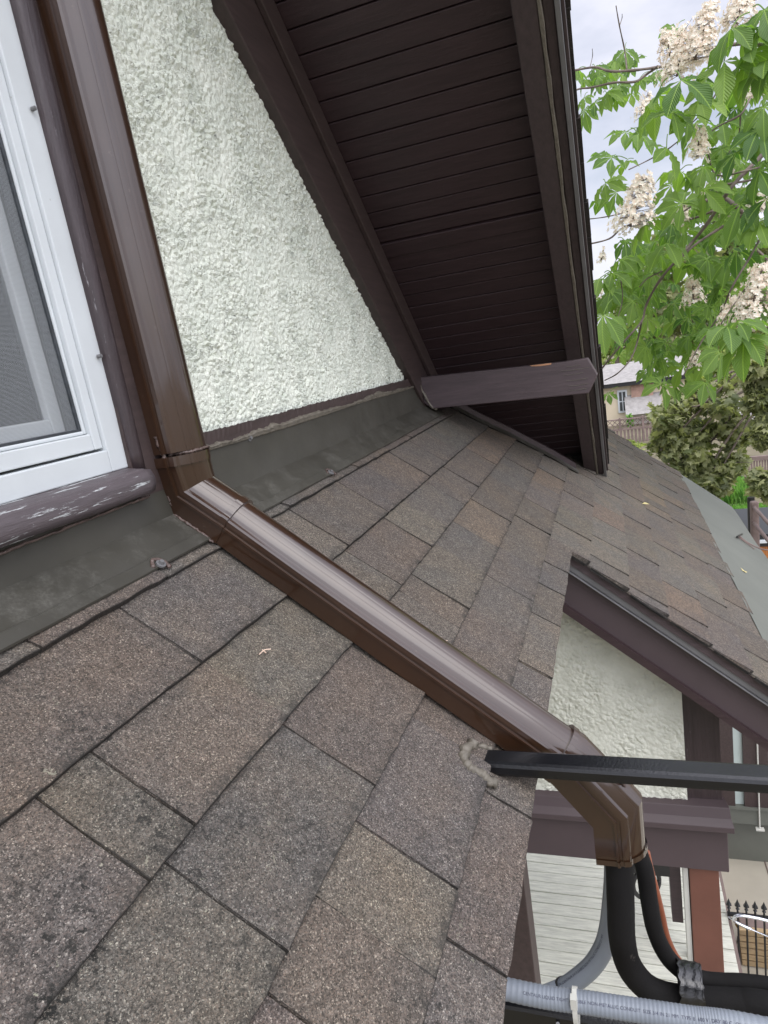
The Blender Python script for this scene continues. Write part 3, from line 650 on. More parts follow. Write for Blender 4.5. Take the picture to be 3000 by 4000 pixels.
# glazed part of the porch further along
gp = 7.0
b = B(); b.box((gp, -.80, -5.40), (gp+.15, -3.0, -5.215)); b.box((gp-.02, -.80, -5.215), (gp+.15, -3.0, -5.185)); b.box((gp+.16, -.8, -6), (gp+.3, -3, -5.40)); b.obj('glazed_base', 'apron', house)
for y0, y1 in ((-.80, -.965), (-1.055, -1.185), (-1.192, -1.29), (-1.38, -1.50)):
    b = B(); b.box((gp, y0, -5.185), (gp+.08, y1, -3.0)); b.obj('mullion', 'trimb', house)
for y0, y1 in ((-.96, -1.06), (-1.285, -1.385)):
    b = B(); b.box((gp+.04, y0, -5.185), (gp+.05, y1, -3.0)); b.obj('glazed_pane', 'glass', house)
b = B(); b.tube([(gp-.02, -1.188, -3.0), (gp-.02, -1.188, -5.42)], .008, 8); b.box((gp-.05, -1.15, -5.44), (gp+.0, -1.23, -5.425)); b.obj('rod', 'pvc', house)
# ================================================================== PIPE COVER, BAR, HOSES
PR = [(0, 0), (0, .040), (-.0035, .0405), (-.0035, .0455), (.002, .0465), (.002, .052), (.0005, .053), (.002, .062), (.005, .0665), (.0095, .0675)]
for an in list(range(150, 131, -6))+[128.5, 127.5]+list(range(122, 115, -5))+[113.2, 112.2]+list(range(107, -1, -7)):    # rounded cover with two fine pressed lines
    gr = .0012 if an in (127.5, 112.2) else 0
    PR.append((.060+(.055-gr)*math.cos(math.radians(an)), .040+(.058-gr)*math.sin(math.radians(an))))
PR += [(.115, .030), (.115, 0)]
X0 = 1.283
def cover(path, scale=1.0, wob=.0):
    # path: list of (y, z, normal1, normal2, x shift)
    rings = []
    cx = .0575
    for y, z, n1, n2, dx in path:
        n1 = np.array(n1); n2 = np.array(n2); nn = (n1+n2)/(1+n1@n2)
        dx, sx = dx if isinstance(dx, tuple) else (dx, 1)
        rings.append([(X0+dx+cx+(a-cx)*scale*sx, y+nn[0]*hh*scale, z+nn[1]*hh*scale) for a, hh in PR])
    return rings
NW = (-1., 0.); NRF = (-ST, CT)
def rz(v): return (1-CT*v, ZC-ST*v)
def lean(z): return -.050*(z+.15)
pc = empty('pipe_cover', (1.34, .95, -.3), 'glossy brown pipe cover running down the wall and over the shingles', 'pipe cover')
b = B(); b.loft(cover([(.992, 2.4, NW, NW, (lean(2.4)-.011, 1.17)), (.992, .9, NW, NW, (lean(.9)-.011, 1.17)), (.992, -.13, NW, NW, (-.011, 1.17))])); o = b.obj('wall_duct', 'pipe', pc, smooth=True)
def sharp(o, a=24): o.data.set_sharp_from_angle(angle=math.radians(a)); return o
sharp(o)
HB = .014
def rp(v): y, z = rz(v); return (y-ST*HB, z+CT*HB)
b = B(); b.loft(cover([(*rp(.12), NRF, NRF, 0), (*rp(.35), NRF, NRF, -.003), (*rp(.62), NRF, NRF, -.004), (*rp(1.08), NRF, NRF, 0)])); sharp(b.obj('roof_duct', 'pipe', pc, smooth=True))
# crease point of the offset base line
yc = .992; vc = (1-ST*HB-yc)/CT; zc_ = rp(vc)[1]
b = B(); b.loft(cover([(yc, -.150, NW, NW, (-.011, 1.15)), (yc, zc_, NW, NRF, (-.003, 1.05)), (*rp(.145), NRF, NRF, 0)], 1.035)); el = sharp(b.obj('elbow', 'pipe', pc, smooth=True, label='mitred brown elbow at the foot of the wall'))
b = B(); b.loft(cover([(yc, -.138, NW, NW, (-.011, 1.15)), (yc, -.160, NW, NW, (-.011, 1.15))], 1.065)); b.obj('collar', 'pipe', el, smooth=False)
b = B(); b.loft(cover([(*rp(.132), NRF, NRF, 0), (*rp(.150), NRF, NRF, 0)], 1.06)); b.obj('collar', 'pipe', el, smooth=False)
ye = .098; ve = (1-ST*HB-ye)/CT; zee = rp(ve)[1]
N52 = (-math.sin(math.radians(50)), math.cos(math.radians(50)))
b = B(); b.loft(cover([(*rp(1.040), NRF, NRF, 0), (*rp(1.060), NRF, N52, 0), (ye, -1.026, N52, NW, 0), (ye, -1.114, NW, NW, 0)], 1.05), caps=False)
e2 = sharp(b.obj('elbow', 'pipe', pc, smooth=True, label='brown elbow turning down at the edge of the roof'), 30)
b = B(); b.loft(cover([(ye, -1.103, NW, NW, 0), (ye, -1.116, NW, NW, 0)], 1.09), caps=False); b.obj('collar', 'pipe', e2)
b = B(); b.loft(cover([(*rp(1.038), NRF, NRF, 0), (*rp(1.052), NRF, NRF, 0)], 1.075)); b.obj('collar', 'pipe', e2)
def pt(x, v, h): q = roofp(x, v, h); return q
def pbead(P, r, n=40, m='seal'):
    P = spline(P, max(2, n//(len(P)-1))); P = [p+np.array((random.gauss(0, r*.2), random.gauss(0, r*.2), random.gauss(0, r*.2))) for p in P]
    bb_ = B(); bb_.tube(P, [r*(.7+.6*random.random()) for _ in P], 7); return bb_.obj('sealant_bead', m, pc, smooth=True)
pbead([pt(1.279, .005, .012), pt(1.277, .05, .015), pt(1.277, .10, .017), pt(1.278, .145, .014)], .0032)
pbead([(1.262, .955, -.09), (1.268, .953, -.14), (1.270, .950, -.165)], .0055, 24)
pbead([(1.277, .972, -.17), (1.276, .972, -.21), (1.277, .968, -.25)], .0035, 24)
pbead([(1.283, .950, -.134), (1.290, .915, -.134), (1.318, .896, -.134), (1.36, .897, -.134), (1.392, .925, -.134), (1.405, .97, -.134)], .0035, 60)
pbead([(1.31, .035, -.93), (1.325, .03, -.95), (1.33, .022, -.985)], .003, 16)

bar = empty('steel_bar', (1.23, .3, -.86), 'upper black square steel bar fixed into the shingles below the brown pipe cover', 'bar', 'black steel bars')
b = B(); b.hexa([(1.20, .345, -.859), (1.255, .345, -.859), (1.255, .345, -.827), (1.20, .345, -.827)]*1+[(1.20, -1.1, -.869), (1.255, -1.1, -.869), (1.255, -1.1, -.839), (1.20, -1.1, -.839)])
b.f = [(0, 1, 2, 3), (7, 6, 5, 4), (0, 4, 5, 1), (1, 5, 6, 2), (2, 6, 7, 3), (3, 7, 4, 0)]
b.obj('bar_tube', 'steel', bar, bevel=.009)
d_ = lambda x, y: (lambda dd, n_, p0: dd*((p0@n_)/(dd@n_)))(ray(x, y), np.array(NR), np.array((0, 1, ZC))+np.array(NR)*.011)
P = spline([d_(1022, 1608), d_(1004, 1622), d_(1003, 1642), d_(1016, 1660), d_(1036, 1672), d_(1052, 1688), d_(1070, 1693)], 6)
b = B(); b.tube([p+np.array((0, 0, .0+.002*random.random())) for p in P], [.0105*(.6+.7*random.random()) for _ in P], 9, wob=.5); b.obj('sealant_bead', 'caulk', bar, smooth=True)
P = spline([d_(1020, 1612), d_(1040, 1612), d_(1060, 1618)], 6); b = B(); b.tube(P, [.006*(.7+.6*random.random()) for _ in P], 8); b.obj('sealant_bead', 'caulk', bar, smooth=True)
bar2 = empty('steel_bar', (1.17, .25, -1.33), 'lower black steel bar running beneath the grey ribbed conduit', 'bar', 'black steel bars')
b = B(); pa, pb = atX(1106, 2174, 1.10), atX(1600, 2262, 1.10); sl_ = (pb[2]-pa[2])/(pb[1]-pa[1]); zl, zr = pa[2]+sl_*(.5-pa[1]), pa[2]+sl_*(-1.1-pa[1])
b.hexa([(1.10, .5, zl-.07), (1.14, .5, zl-.07), (1.14, -1.1, zr-.07), (1.10, -1.1, zr-.07), (1.10, .5, zl), (1.14, .5, zl), (1.14, -1.1, zr), (1.10, -1.1, zr)]); b.obj('bar_tube', 'steel', bar2, bevel=.010)
b = B(); b.tube([tuple(atX(1205, 2212, 1.102)), tuple(atX(1205, 2212, 1.095))], .004, 8); b.obj('rivet', 'drip', bar2)

def hose(name, label, cat, P, r, m, n=14, k=10, group=None):
    P = spline(P, k); h_ = empty(name, P[0], label, cat, group); b = B(); b.tube(P, r, n, wob=.012); b.obj('hose_body', m, h_, smooth=True); return h_, P
hoA, PA = hose('insulated_pipe', 'thick black foam insulated pipe dropping from the brown elbow and bending right', 'pipe',
     [(1.335, .050, -1.03)]+[tuple(atX(x, y, 1.335)) for x, y in ((1338, 1870), (1341, 1960), (1343, 2020), (1353, 2072), (1376, 2112), (1410, 2141), (1455, 2156), (1520, 2163), (1600, 2168), (1680, 2178))]+[(1.335, -.6, -1.52), (1.335, -1.0, -1.54)], .030, 'foam', group='black insulated pipes')
hoB, PB = hose('insulated_pipe', 'thinner black foam insulated pipe curving down behind the brown elbow', 'pipe',
     [(1.385, .030, -1.05)]+[tuple(atX(x, y, 1.385)) for x, y in ((1380, 1840), (1393, 1881), (1402, 1944), (1416, 2014), (1442, 2067), (1480, 2102), (1520, 2117), (1560, 2122), (1660, 2130))]+[(1.385, -.6, -1.49), (1.385, -1.0, -1.51)], .0195, 'foam', group='black insulated pipes')
WR = [random.gauss(0, 1) for _ in range(28)]
b = B(); P = spline([tuple(atX(x, y, 1.34)) for x, y in ((1466, 2126), (1480, 2129), (1502, 2133), (1517, 2137))], 5); rings = []
for i, p in enumerate(P):
    f_ = 1+.018*math.sin(i*1.3)+.012*random.random(); ring = []
    for k in range(28):
        a = k*2*math.pi/28; rx = .048*f_*(1+.012*math.sin(k*2.3+i*.3)+.012*WR[k]); rz_ = .044*f_*(1+.02*WR[k])
        ring.append((p[0]+.006+rx*math.cos(a), p[1]+.003*math.sin(k*2.3), p[2]-.002+rz_*math.sin(a)))
    rings.append(ring)
b.loft(rings); tp = b.obj('tape_wrap', 'tape', None, smooth=True); tag(tp, 'shiny black tape binding the two insulated pipes together', 'tape')
tp['label'] = 'shiny black tape wrapped round the two insulated pipes'
hose('orange_tube', 'thin orange hose hanging behind the thinner black insulated pipe', 'hose', [tuple(atX(x, y, 1.45)) for x, y in ((1396, 1840), (1405, 1880), (1416, 1921), (1428, 1971), (1440, 2023), (1458, 2063), (1477, 2086), (1510, 2110))], .0085, 'orange')
# ribbed grey conduit with its printed writing, cable tie and the curved run behind it
cdP = spline([(1.07, .60, -1.205)]+[tuple(atX(x, y, 1.07)) for x, y in ((1106, 2139), (1290, 2169), (1480, 2198), (1659, 2226))]+[(1.07, -.6, -1.29), (1.07, -1.1, -1.32)], 60)
cd = empty('ribbed_conduit', (1.07, .3, -1.17), 'straight grey ribbed conduit with printed writing and a white tie', 'conduit', 'grey conduits')
b = B(); b.tube(cdP, [.0203*(1+.030*math.sin(i*2.1)) for i in range(len(cdP))], 20); b.obj('conduit_body', 'conduit', cd, smooth=True)
def writing(body, P, par, name='printed_writing', size=.0078, m='ink', r=.0208, ang=0.0):
    # letters laid on the tube's camera side: each stands on the surface at its own place
    fc = bpy.data.curves.new('t', 'FONT'); fc.body = body; fc.size = size*U; fc.extrude = .0
    to = bpy.data.objects.new('t', fc); COL.objects.link(to); dg = bpy.context.evaluated_depsgraph_get(); me = bpy.data.meshes.new_from_object(to.evaluated_get(dg))
    bpy.data.objects.remove(to); cum = [0]
    for i in range(len(P)-1): cum.append(cum[-1]+np.linalg.norm(P[i+1]-P[i]))
    vs = []
    for v in me.vertices:
        s_ = v.co.x/U; t_ = v.co.y/U-size*.35
        i = max(0, min(len(P)-2, int(np.searchsorted(cum, s_))-1)); f_ = (s_-cum[i])/max(1e-6, cum[i+1]-cum[i]); c0 = P[i]*(1-f_)+P[i+1]*f_
        tg_ = P[i+1]-P[i]; tg_ = tg_/np.linalg.norm(tg_); out = -c0/np.linalg.norm(c0); out = out-tg_*(out@tg_); out /= np.linalg.norm(out); upv = np.cross(tg_, out)*-1
        if upv[2] < 0: upv = -upv
        a = t_/r+ang; vs.append(c0+(out*math.cos(a)+upv*math.sin(a))*r)
    b = B(); b.add(vs, [tuple(p_.vertices) for p_ in me.polygons]); return b.obj(name, m, par)
i0 = min(range(len(cdP)), key=lambda i: abs(cdP[i][1]-.245))
writing('CENTAUR LIQUID TIGHT FLEXIBLE NON-METALLIC CONDUIT  SIZE 3/4 IN 21 MM  TYPE B  600 V  DRY 80 C  OIL 70 C', cdP[i0:], cd)
b = B(); q = cdP[min(range(len(cdP)), key=lambda i: abs(cdP[i][1]-.145))]; rings = []
for k in range(25):
    a = k*2*math.pi/24; rr = .0212; rings.append([(q[0]+rr*math.cos(a)*1.05, q[1]-.0045, q[2]-.014+(rr+.018)*math.sin(a)), (q[0]+rr*math.cos(a)*1.05, q[1]+.0045, q[2]-.014+(rr+.018)*math.sin(a)), (q[0]+(rr+.003)*math.cos(a)*1.05, q[1]+.0045, q[2]-.014+(rr+.021)*math.sin(a)), (q[0]+(rr+.003)*math.cos(a)*1.05, q[1]-.0045, q[2]-.014+(rr+.021)*math.sin(a))])
b.loft(rings, caps=False); b.box((q[0]-.028, q[1]-.006, q[2]+.010), (q[0]-.014, q[1]+.006, q[2]+.034)); tie = b.obj('cable_tie', 'pvc', None); tag(tie, 'white plastic cable tie looped round the ribbed conduit', 'cable tie')
c2P = spline([tuple(atX(x, y, 1.50)) for x, y in ((1328, 1840), (1327, 1900), (1322, 1960), (1316, 2005), (1304, 2047), (1277, 2089), (1231, 2127), (1206, 2140))]+[tuple(atX(1160, 2158, 1.45)), tuple(atX(1090, 2180, 1.4)), tuple(atX(1020, 2200, 1.35))], 12)
cd2 = empty('curved_conduit', c2P[0], 'curved grey conduit sweeping down behind the thick black pipe', 'conduit', 'grey conduits')
b = B(); b.tube(c2P, .0255, 20); b.obj('conduit_body', 'conduit', cd2, smooth=True)
writing('FT4 CENTAUR 3/4 FLEXIBLE NON-METALLIC CONDUIT 21 MM', list(reversed(c2P))[44:], cd2, r=.0262, ang=.5, size=.009)
b = B(); qa = c2P[70] if len(c2P) > 70 else c2P[-20]; b.tube([c2P[-44], c2P[-42]], .0285, 18); b.obj('clip', 'dark', cd2)

# ================================================================== PLACES BEYOND THE HOUSE
G = -6.0
b = B(); b.add([(-60, -220, G), (260, -220, G), (260, 220, G), (-60, 220, G)], [(0, 1, 2, 3)]); b.obj('ground', 'soil', kind='structure')
b = B()
q = [atZ(1575, 1093, G), atZ(1700, 1085, G), atZ(1700, 1111, G), atZ(1540, 1111, G)]; z4 = .006
b.add([(p[0], p[1], G+z4) for p in q], [(0, 1, 2, 3)]); b.obj('lawn', 'lawn', kind='structure')
b = B(); b.box((15.5, -2.5, G-.02), (21.7, -8, G+.10)); b.obj('white_paving', 'whitep', kind='structure')
b = B(); b.add([(3.2, -.69, G+.006), (15, -.69, G+.006), (15, -9, G+.006), (3.2, -9, G+.006)], [(0, 3, 2, 1)])
for x_ in (4.6, 6.55, 8.6): b.box((x_, -.70, G+.004), (x_+.018, -9, G+.0065))
b.f = b.f; b.obj('pavement', 'pave', kind='structure')
b = B(); b.tube([(x_, -1.26-.06*(x_-5)*0, G+.008) for x_ in (4, 9)], .007, 6); b.obj('pavement_joint', 'fence', kind='structure')
# grass clumps of the lawn, uncountable
def blades(name, pts, hgt, wid, m, col, lean_=.5, **k):
    b = B(); b.uv = None
    for x, y, z in pts:
        a = random.random()*6.283; l_ = hgt*(.6+.8*random.random()); dx, dy = math.cos(a)*wid, math.sin(a)*wid; c = random.random()
        t_ = random.random()*6.283; lx, ly = math.cos(t_)*l_*lean_*random.random(), math.sin(t_)*l_*lean_*random.random()
        b.add([(x-dx, y-dy, z), (x+dx, y+dy, z), (x+dx*.7+lx*.4, y+dy*.7+ly*.4, z+l_*.6), (x+lx, y+ly, z+l_)], [(0, 1, 2), (0, 2, 3)], (c, c, c))
    return b.obj(name, m, **k)
pts = []
for _ in range(2600):
    x = 21.9+random.random()*.9; pts.append((x, -2.9-random.random()*1.6, G))
blades('lawn_grass', pts, .05, .012, 'bush', None, kind='stuff')
pts = []
for _ in range(5200):
    x = 22.9+random.random()*1.7; pts.append((x, -2.6-random.random()*1.25, G))
o = blades('iris_bed', pts, .42, .018, 'bush', None, .45, kind='stuff'); tag(o, 'bed of tall narrow green leaves behind the lawn strip')

# ------------------------------------------------------------------ foliage builders
def leafquads(b, P, size, flat=.0, lobed=False, shade=None, down=.0):
    P = np.asarray(P); n = len(P)
    for i in range(n):
        a = random.random()*6.283; el_ = random.gauss(-down, .55); d = np.array((math.cos(a)*math.cos(el_), math.sin(a)*math.cos(el_), math.sin(el_)))
        s = np.cross(d, (0, 0, 1.)) ; s /= np.linalg.norm(s)+1e-6; r_ = random.gauss(0, .7); nrm = np.cross(s, d); s = s*math.cos(r_)+nrm*math.sin(r_); nrm = np.cross(s, d)
        L_ = size*(.6+.8*random.random()); c = random.random(); c = (c, c, c); p = P[i]
        if lobed:
            out = [(0, 0), (.28, .10), (.52, -.02), (.44, .22), (.62, .40), (.36, .46), (.40, .66), (.16, .62), (0, 1.0), (-.16, .62), (-.40, .66), (-.36, .46), (-.62, .40), (-.44, .22), (-.52, -.02), (-.28, .10)]
            vs = [p+s*(u_*L_)+d*(v_*L_)+nrm*(-.30*L_*(u_*u_+.5*v_*v_)) for u_, v_ in out]+[p+d*L_*.38]
            b.add(vs, [(16, k, (k+1) % 16) for k in range(16)], c)
        else:
            vs = [p, p+s*L_*.32+d*L_*.45-nrm*L_*.08, p+d*L_-nrm*L_*.18, p-s*L_*.32+d*L_*.45-nrm*L_*.08]
            b.add(vs, [(0, 1, 2), (0, 2, 3)], c)
def blob(c, r, n, hollow=.35):
    out = []
    while len(out) < n:
        q = np.array([random.gauss(0, 1) for _ in range(3)]); q /= np.linalg.norm(q); rr = (hollow+(1-hollow)*random.random())**.7
        out.append(np.array(c)+q*rr*np.array(r))
    return out
def tree(name, label, base, clumps, nper, size, m, lobed=False, trunk=.12, cat='tree', group=None, down=.2, trunk_top=None, limb_r=.035, sub=7):
    t = empty(name, base, label, cat, group); top = np.array(trunk_top if trunk_top is not None else (base[0], base[1], clumps[0][0][2]))
    b = B(); P = spline([base, (base[0]+.1, base[1], base[2]*.6+top[2]*.4), tuple(top)], 6); b.tube(P, [trunk*(1-.5*i/len(P)) for i in range(len(P))], 10, wob=.1)
    b.obj('trunk', 'bark', t, smooth=True)
    b = B(); cr_ = B()
    for c, r in clumps:
        c = np.array(c); mid = (top+c)/2+np.array((0, 0, .1)); j = P[int(len(P)*.7)]
        pp = spline([j, mid, c, c+np.array((-r[0]*.2, random.gauss(0, r[1]*.3), -r[2]*.2))], 5); b.tube(pp, [limb_r*(1-.75*i/len(pp)) for i in range(len(pp))], 6)
        for _ in range(sub):
            e = c+np.array([random.gauss(0, .45)*a for a in r]); pp = spline([c, (c+e)/2+np.array((0, 0, .05)), e], 4); b.tube(pp, [limb_r*.3*(1-.7*i/len(pp)) for i in range(len(pp))], 5)
        # clumps inside the clump give the crown its gaps
        n = nper; k = max(5, int(n/55)); cs = blob(c, r, k, .45)
        for q in cs: leafquads(cr_, blob(q, [a*(.48 if lobed else .30) for a in r], n//k, .1), size, lobed=lobed, down=down)
    b.obj('branches', 'bark', t, smooth=True); cr_.obj('crown', m, t); return t
def cl(x, y, X_, rx, ry, rd=None):         # clump whose centre lies at depth X_ behind photo point (x, y)
    c = atX(x, y, X_); k = X_/1452; return (tuple(c), (rd or rx*k, rx*k, ry*k))
# bronze maple
mp_cl = [cl(1530, 865, 15, 60, 35), cl(1450, 905, 15, 45, 40), cl(1540, 950, 15.5, 70, 45), cl(1470, 985, 15, 50, 45), cl(1560, 1010, 15, 40, 22), cl(1440, 960, 15, 28, 30), cl(1510, 1045, 15, 55, 25),
         cl(1640, 800, 14, 28, 35), cl(1650, 870, 14, 26, 30), cl(1650, 935, 14, 25, 22), cl(1655, 1040, 13.5, 26, 30), cl(1405, 640, 17, 45, 40), cl(1470, 560, 17, 60, 60), cl(1540, 700, 17, 60, 35), cl(1610, 650, 18, 50, 60), cl(1440, 700, 17, 50, 30), cl(1530, 470, 17, 60, 40), cl(1620, 560, 18, 50, 50), cl(1700, 800, 16, 50, 80), cl(1590, 925, 16, 35, 30)]
tree('bronze_maple', 'bronze leaved maple between the far roof edge and the garage', (15.5, -5.5, G), mp_cl, 700, .15, 'maple', lobed=True, trunk=.16, trunk_top=(15.5, -4.2, -.5), down=.5)
# pale and dark trees far behind
def crown(x, y, X_, rx, ry): return cl(x, y, X_, rx, ry)
for (name, lab, X_, cls, sz, n) in (
    ('broad_tree', 'yellow green tree behind the garage at the right', 48, [(1620, 770, 60, 45), (1560, 810, 45, 30), (1660, 720, 50, 50), (1660, 840, 40, 30)], .34, 900),
    ('broad_tree', 'green tree rising above the yellow house', 62, [(1330, 735, 30, 30), (1370, 690, 45, 45), (1410, 740, 45, 40), (1350, 640, 30, 30)], .42, 700),
    ('broad_tree', 'tall tree between the yellow house and the garage', 56, [(1450, 700, 45, 60), (1490, 780, 45, 55), (1430, 790, 30, 35), (1500, 660, 40, 50)], .40, 800),
    ('broad_tree', 'distant tree behind the brown fence', 70, [(1560, 700, 60, 60), (1600, 640, 60, 60), (1520, 620, 50, 50), (1660, 620, 60, 60)], .46, 800)):
    cs = [crown(x, y, X_, rx, ry) for x, y, rx, ry in cls]; c0 = cs[0][0]
    tree(name, lab, (c0[0], c0[1], G), cs, n, sz, 'far', trunk=.25, group='trees beyond the gardens', limb_r=.07, sub=3)
# hedge line at the far end
o = B(); 
for i in range(26):
    y_ = 4-i*1.6; leafquads(o, blob((66+random.random()*3, y_, G+2.4), (1.8, 1.4, 2.6+random.random()*1.4), 230, .3), .6)
tag(o.obj('far_woodland', 'far', None), 'dense green woodland closing the view far behind the houses', kind='stuff')

def bush(name, label, x, y, X_, rx, ry, n, size, m='bush', group='garden shrubs'):
    c = atX(x, y, X_); k = X_/1452; t = empty(name, (c[0], c[1], G), label, 'shrub', group)
    b = B()
    for _ in range(9):
        e = (c[0]+random.gauss(0, rx*k*.4), c[1]+random.gauss(0, rx*k*.4), c[2]+random.random()*ry*k*.5); b.tube([(c[0]+random.gauss(0, .04), c[1]+random.gauss(0, .04), G), e], [.018, .006], 5)
    b.obj('stems', 'bark', t); b = B(); 
    for q in blob(c, (rx*k*.8, rx*k, ry*k), 14, .3): leafquads(b, blob(q, (rx*k*.35, rx*k*.35, ry*k*.35), n//14, .1), size, down=.1)
    b.obj('foliage', m, t)
bush('garden_shrub', 'round light green shrub at the left end of the flower bed', 1532, 1030, 24.6, 22, 24, 700, .12)
bush('garden_shrub', 'wide green shrub in front of the picket fence', 1572, 1043, 25, 32, 22, 900, .13)
bush('garden_shrub', 'green shrub next to the black post', 1612, 1052, 25, 26, 24, 800, .13)
bush('garden_shrub', 'pale green shrub at the right end of the bed', 1650, 1060, 24, 24, 22, 700, .12)
bush('garden_shrub', 'yellow green shrub behind the far edge of the roof', 1400, 985, 34, 34, 22, 800, .17, 'far')
bush('garden_shrub', 'yellow green shrub close to the lattice fence', 1360, 968, 36, 36, 16, 700, .17, 'far')
bush('garden_shrub', 'bright green shrub on the edge of the garage roof', 1634, 962, 33.5, 22, 10, 500, .13)
bush('garden_shrub', 'green shrub by the door of the yellow house', 1362, 908, 42, 9, 12, 300, .15)

# yellow house
yh = empty('neighbour_house', (44, -.5, G), 'cream rendered neighbour house with a white framed window beyond the lattice fence', 'house', 'houses across the gardens')
def q2(x, y, X_): return atX(x, y, X_)
a = q2(1300, 831, 44); z1 = a[2]
b = B(); b.box((44, 2.6, G), (50, -4.2, z1)); b.obj('wall', 'cream', yh)
b = B(); b.prism([(43.4, 3, z1+.02), (47, 3, z1+1.0), (50.6, 3, z1+.02)], (0, -7.4, 0)); b.obj('roof', 'groof', yh)
b = B(); b.box((43.45, 3, z1-.22), (44.2, -4.4, z1+.02)); b.obj('eaves_shadow', 'dark', yh)  # box along the roof edge, coloured black to paint the eave shadow
a, c = q2(1336, 847, 43.9), q2(1354, 887, 43.9); b = B(); b.box((43.9, a[1]+.08, c[2]-.1), (44, c[1]-.08, a[2]+.1)); wn_ = b.obj('window', 'white', yh)
zz = (a[2]+c[2])/2; ym_ = (a[1]+c[1])/2
for ya, yb in ((a[1]-.02, ym_+.03), (ym_-.03, c[1]+.02)):
    for za, zb in ((c[2]+.02, zz-.03), (zz+.03, a[2]-.02)):
        b = B(); b.box((43.88, ya, za), (43.9, yb, zb)); b.obj('pane', 'room', wn_)
a, c = q2(1362, 825, 43.8), q2(1412, 866, 43.8); b = B(); b.box((43.8, a[1], c[2]), (44, c[1], a[2])); b.obj('brick_panel', 'brick', yh)
a, c = q2(1350, 868, 42.8), q2(1432, 888, 42.8); b = B(); b.prism([(42.6, a[1], c[2]), (44, a[1], a[2]+.25), (44, a[1], c[2])], (0, c[1]-a[1], 0)); b.obj('porch_roof', 'groof', yh)
a, c = q2(1367, 890, 43.85), q2(1426, 925, 43.85); b = B(); b.box((43.85, a[1], G), (44, c[1], a[2])); b.obj('garage_door', 'wwall', yh)
# lattice fence
def fence(name, label, xa, xb, X_, ztop, lat, pitch=.16, m='fence'):
    y0, y1 = xa, xb; f_ = empty(name, (X_, (y0+y1)/2, G), label, 'fence', 'timber fences')
    b = B(); y_ = y0
    while y_ > y1: b.box((X_, y_, G), (X_+.03, y_-pitch*.62, ztop-lat)); y_ -= pitch
    b.obj('picket_panel', m, f_)
    b = B(); y_ = y0
    if lat:
        st = lat*.55
        while y_ > y1:
            b.hexa([(X_, y_, ztop-lat), (X_, y_-.05, ztop-lat), (X_+.02, y_-.05, ztop-lat), (X_+.02, y_, ztop-lat), (X_, y_-lat, ztop), (X_, y_-lat-.05, ztop), (X_+.02, y_-lat-.05, ztop), (X_+.02, y_-lat, ztop)])
            b.hexa([(X_+.025, y_-lat, ztop-lat), (X_+.025, y_-.05-lat, ztop-lat), (X_+.045, y_-.05-lat, ztop-lat), (X_+.045, y_-lat, ztop-lat), (X_+.025, y_, ztop), (X_+.025, y_-.05, ztop), (X_+.045, y_-.05, ztop), (X_+.045, y_, ztop)]); y_ -= st
        b.obj('lattice', m, f_)
    b = B(); b.box((X_-.04, y0, ztop), (X_+.07, y1, ztop+.06)); b.box((X_-.035, y0, ztop-lat-.1), (X_, y1, ztop-lat)); b.obj('rail', 'fence', f_)
    for i in range(4):
        yy = y0+(y1-y0)*i/3; b = B(); b.box((X_-.06, yy+.05, G), (X_+.06, yy-.05, ztop+.12)); b.obj('post', m, f_)
a, c = q2(1290, 913, 37), q2(1440, 915, 37); fence('lattice_fence', 'weathered fence with a lattice top in front of the cream house', a[1], c[1], 37, a[2], .45, .18)
a, c = q2(1440, 1001, 26), q2(1640, 1001, 26); fence('picket_fence', 'brown grey picket fence below the pale garage wall', a[1], c[1]-.4, 26, -5.19, .0, .085)
# garage
ga = empty('garage', (34, -6.4, G), 'pale walled garage with a grey tiled roof behind the maple', 'garage')
zt = q2(1600, 968, 34)[2]; b = B(); b.box((34, -4.4, G-.4), (40, -12, zt)); b.obj('wall', 'wwall', ga)
b = B(); b.prism([(33.6, -5.2, zt), (37, -5.5, zt+1.9), (40.4, -5.5, zt)], (0, -8.2, 0)); b.obj('roof', 'groof', ga)
b = B(); b.box((33.52, -4.0, zt-.04), (33.62, -12.3, zt+.09)); b.obj('fascia', 'white', ga)
# near neighbour's post and rails, tub
ra = empty('timber_railing', (9, -1.58, G), 'brown timber post with two round rails beyond the grey roof apron', 'railing')
b = B(); b.box((9.0, -1.535, G), (9.09, -1.628, -2.345)); b.obj('post', 'fence', ra, bevel=.02)
for (p0, p1) in (((1629, 1096), (1705, 1180)), ((1629, 1130), (1705, 1225))):
    a = atX(*p0, 8.99); c = atX(*p1, 8.0); b = B(); b.tube([a, c], .022, 10); b.obj('rail', 'fence', ra, smooth=True)
b = B(); a = atX(1622, 1074, 9.6); b.tube([(9.6, a[1]-.0, G), (9.6, a[1], a[2])], .045, 10); bp = b.obj('garden_lamp_post', 'iron', None); tag(bp, 'black post standing just behind the brown railing post', 'post')
tb = empty('timber_tub', (14, -3.2, G), 'orange cedar tub with a black and white rim below the brown rails', 'tub')
a = atX(1634, 1167, 13.6); b = B(); b.box((13.6, a[1]+.12, G), (15.3, a[1]-3, a[2]-.10)); b.obj('tub_side', 'orangew', tb)
b = B(); b.box((13.5, a[1]+.16, a[2]-.10), (15.4, a[1]-3, a[2]-.03)); b.obj('black_rim', 'iron', tb)
b = B(); b.box((13.48, a[1]+.18, a[2]-.028), (15.42, a[1]-3, a[2]+.02)); b.obj('white_rim', 'white', tb); b = B(); b.box((13.56, a[1]+.2, a[2]+.021), (15.5, a[1]-3, a[2]+.12)); b.obj('black_cover', 'iron', tb)
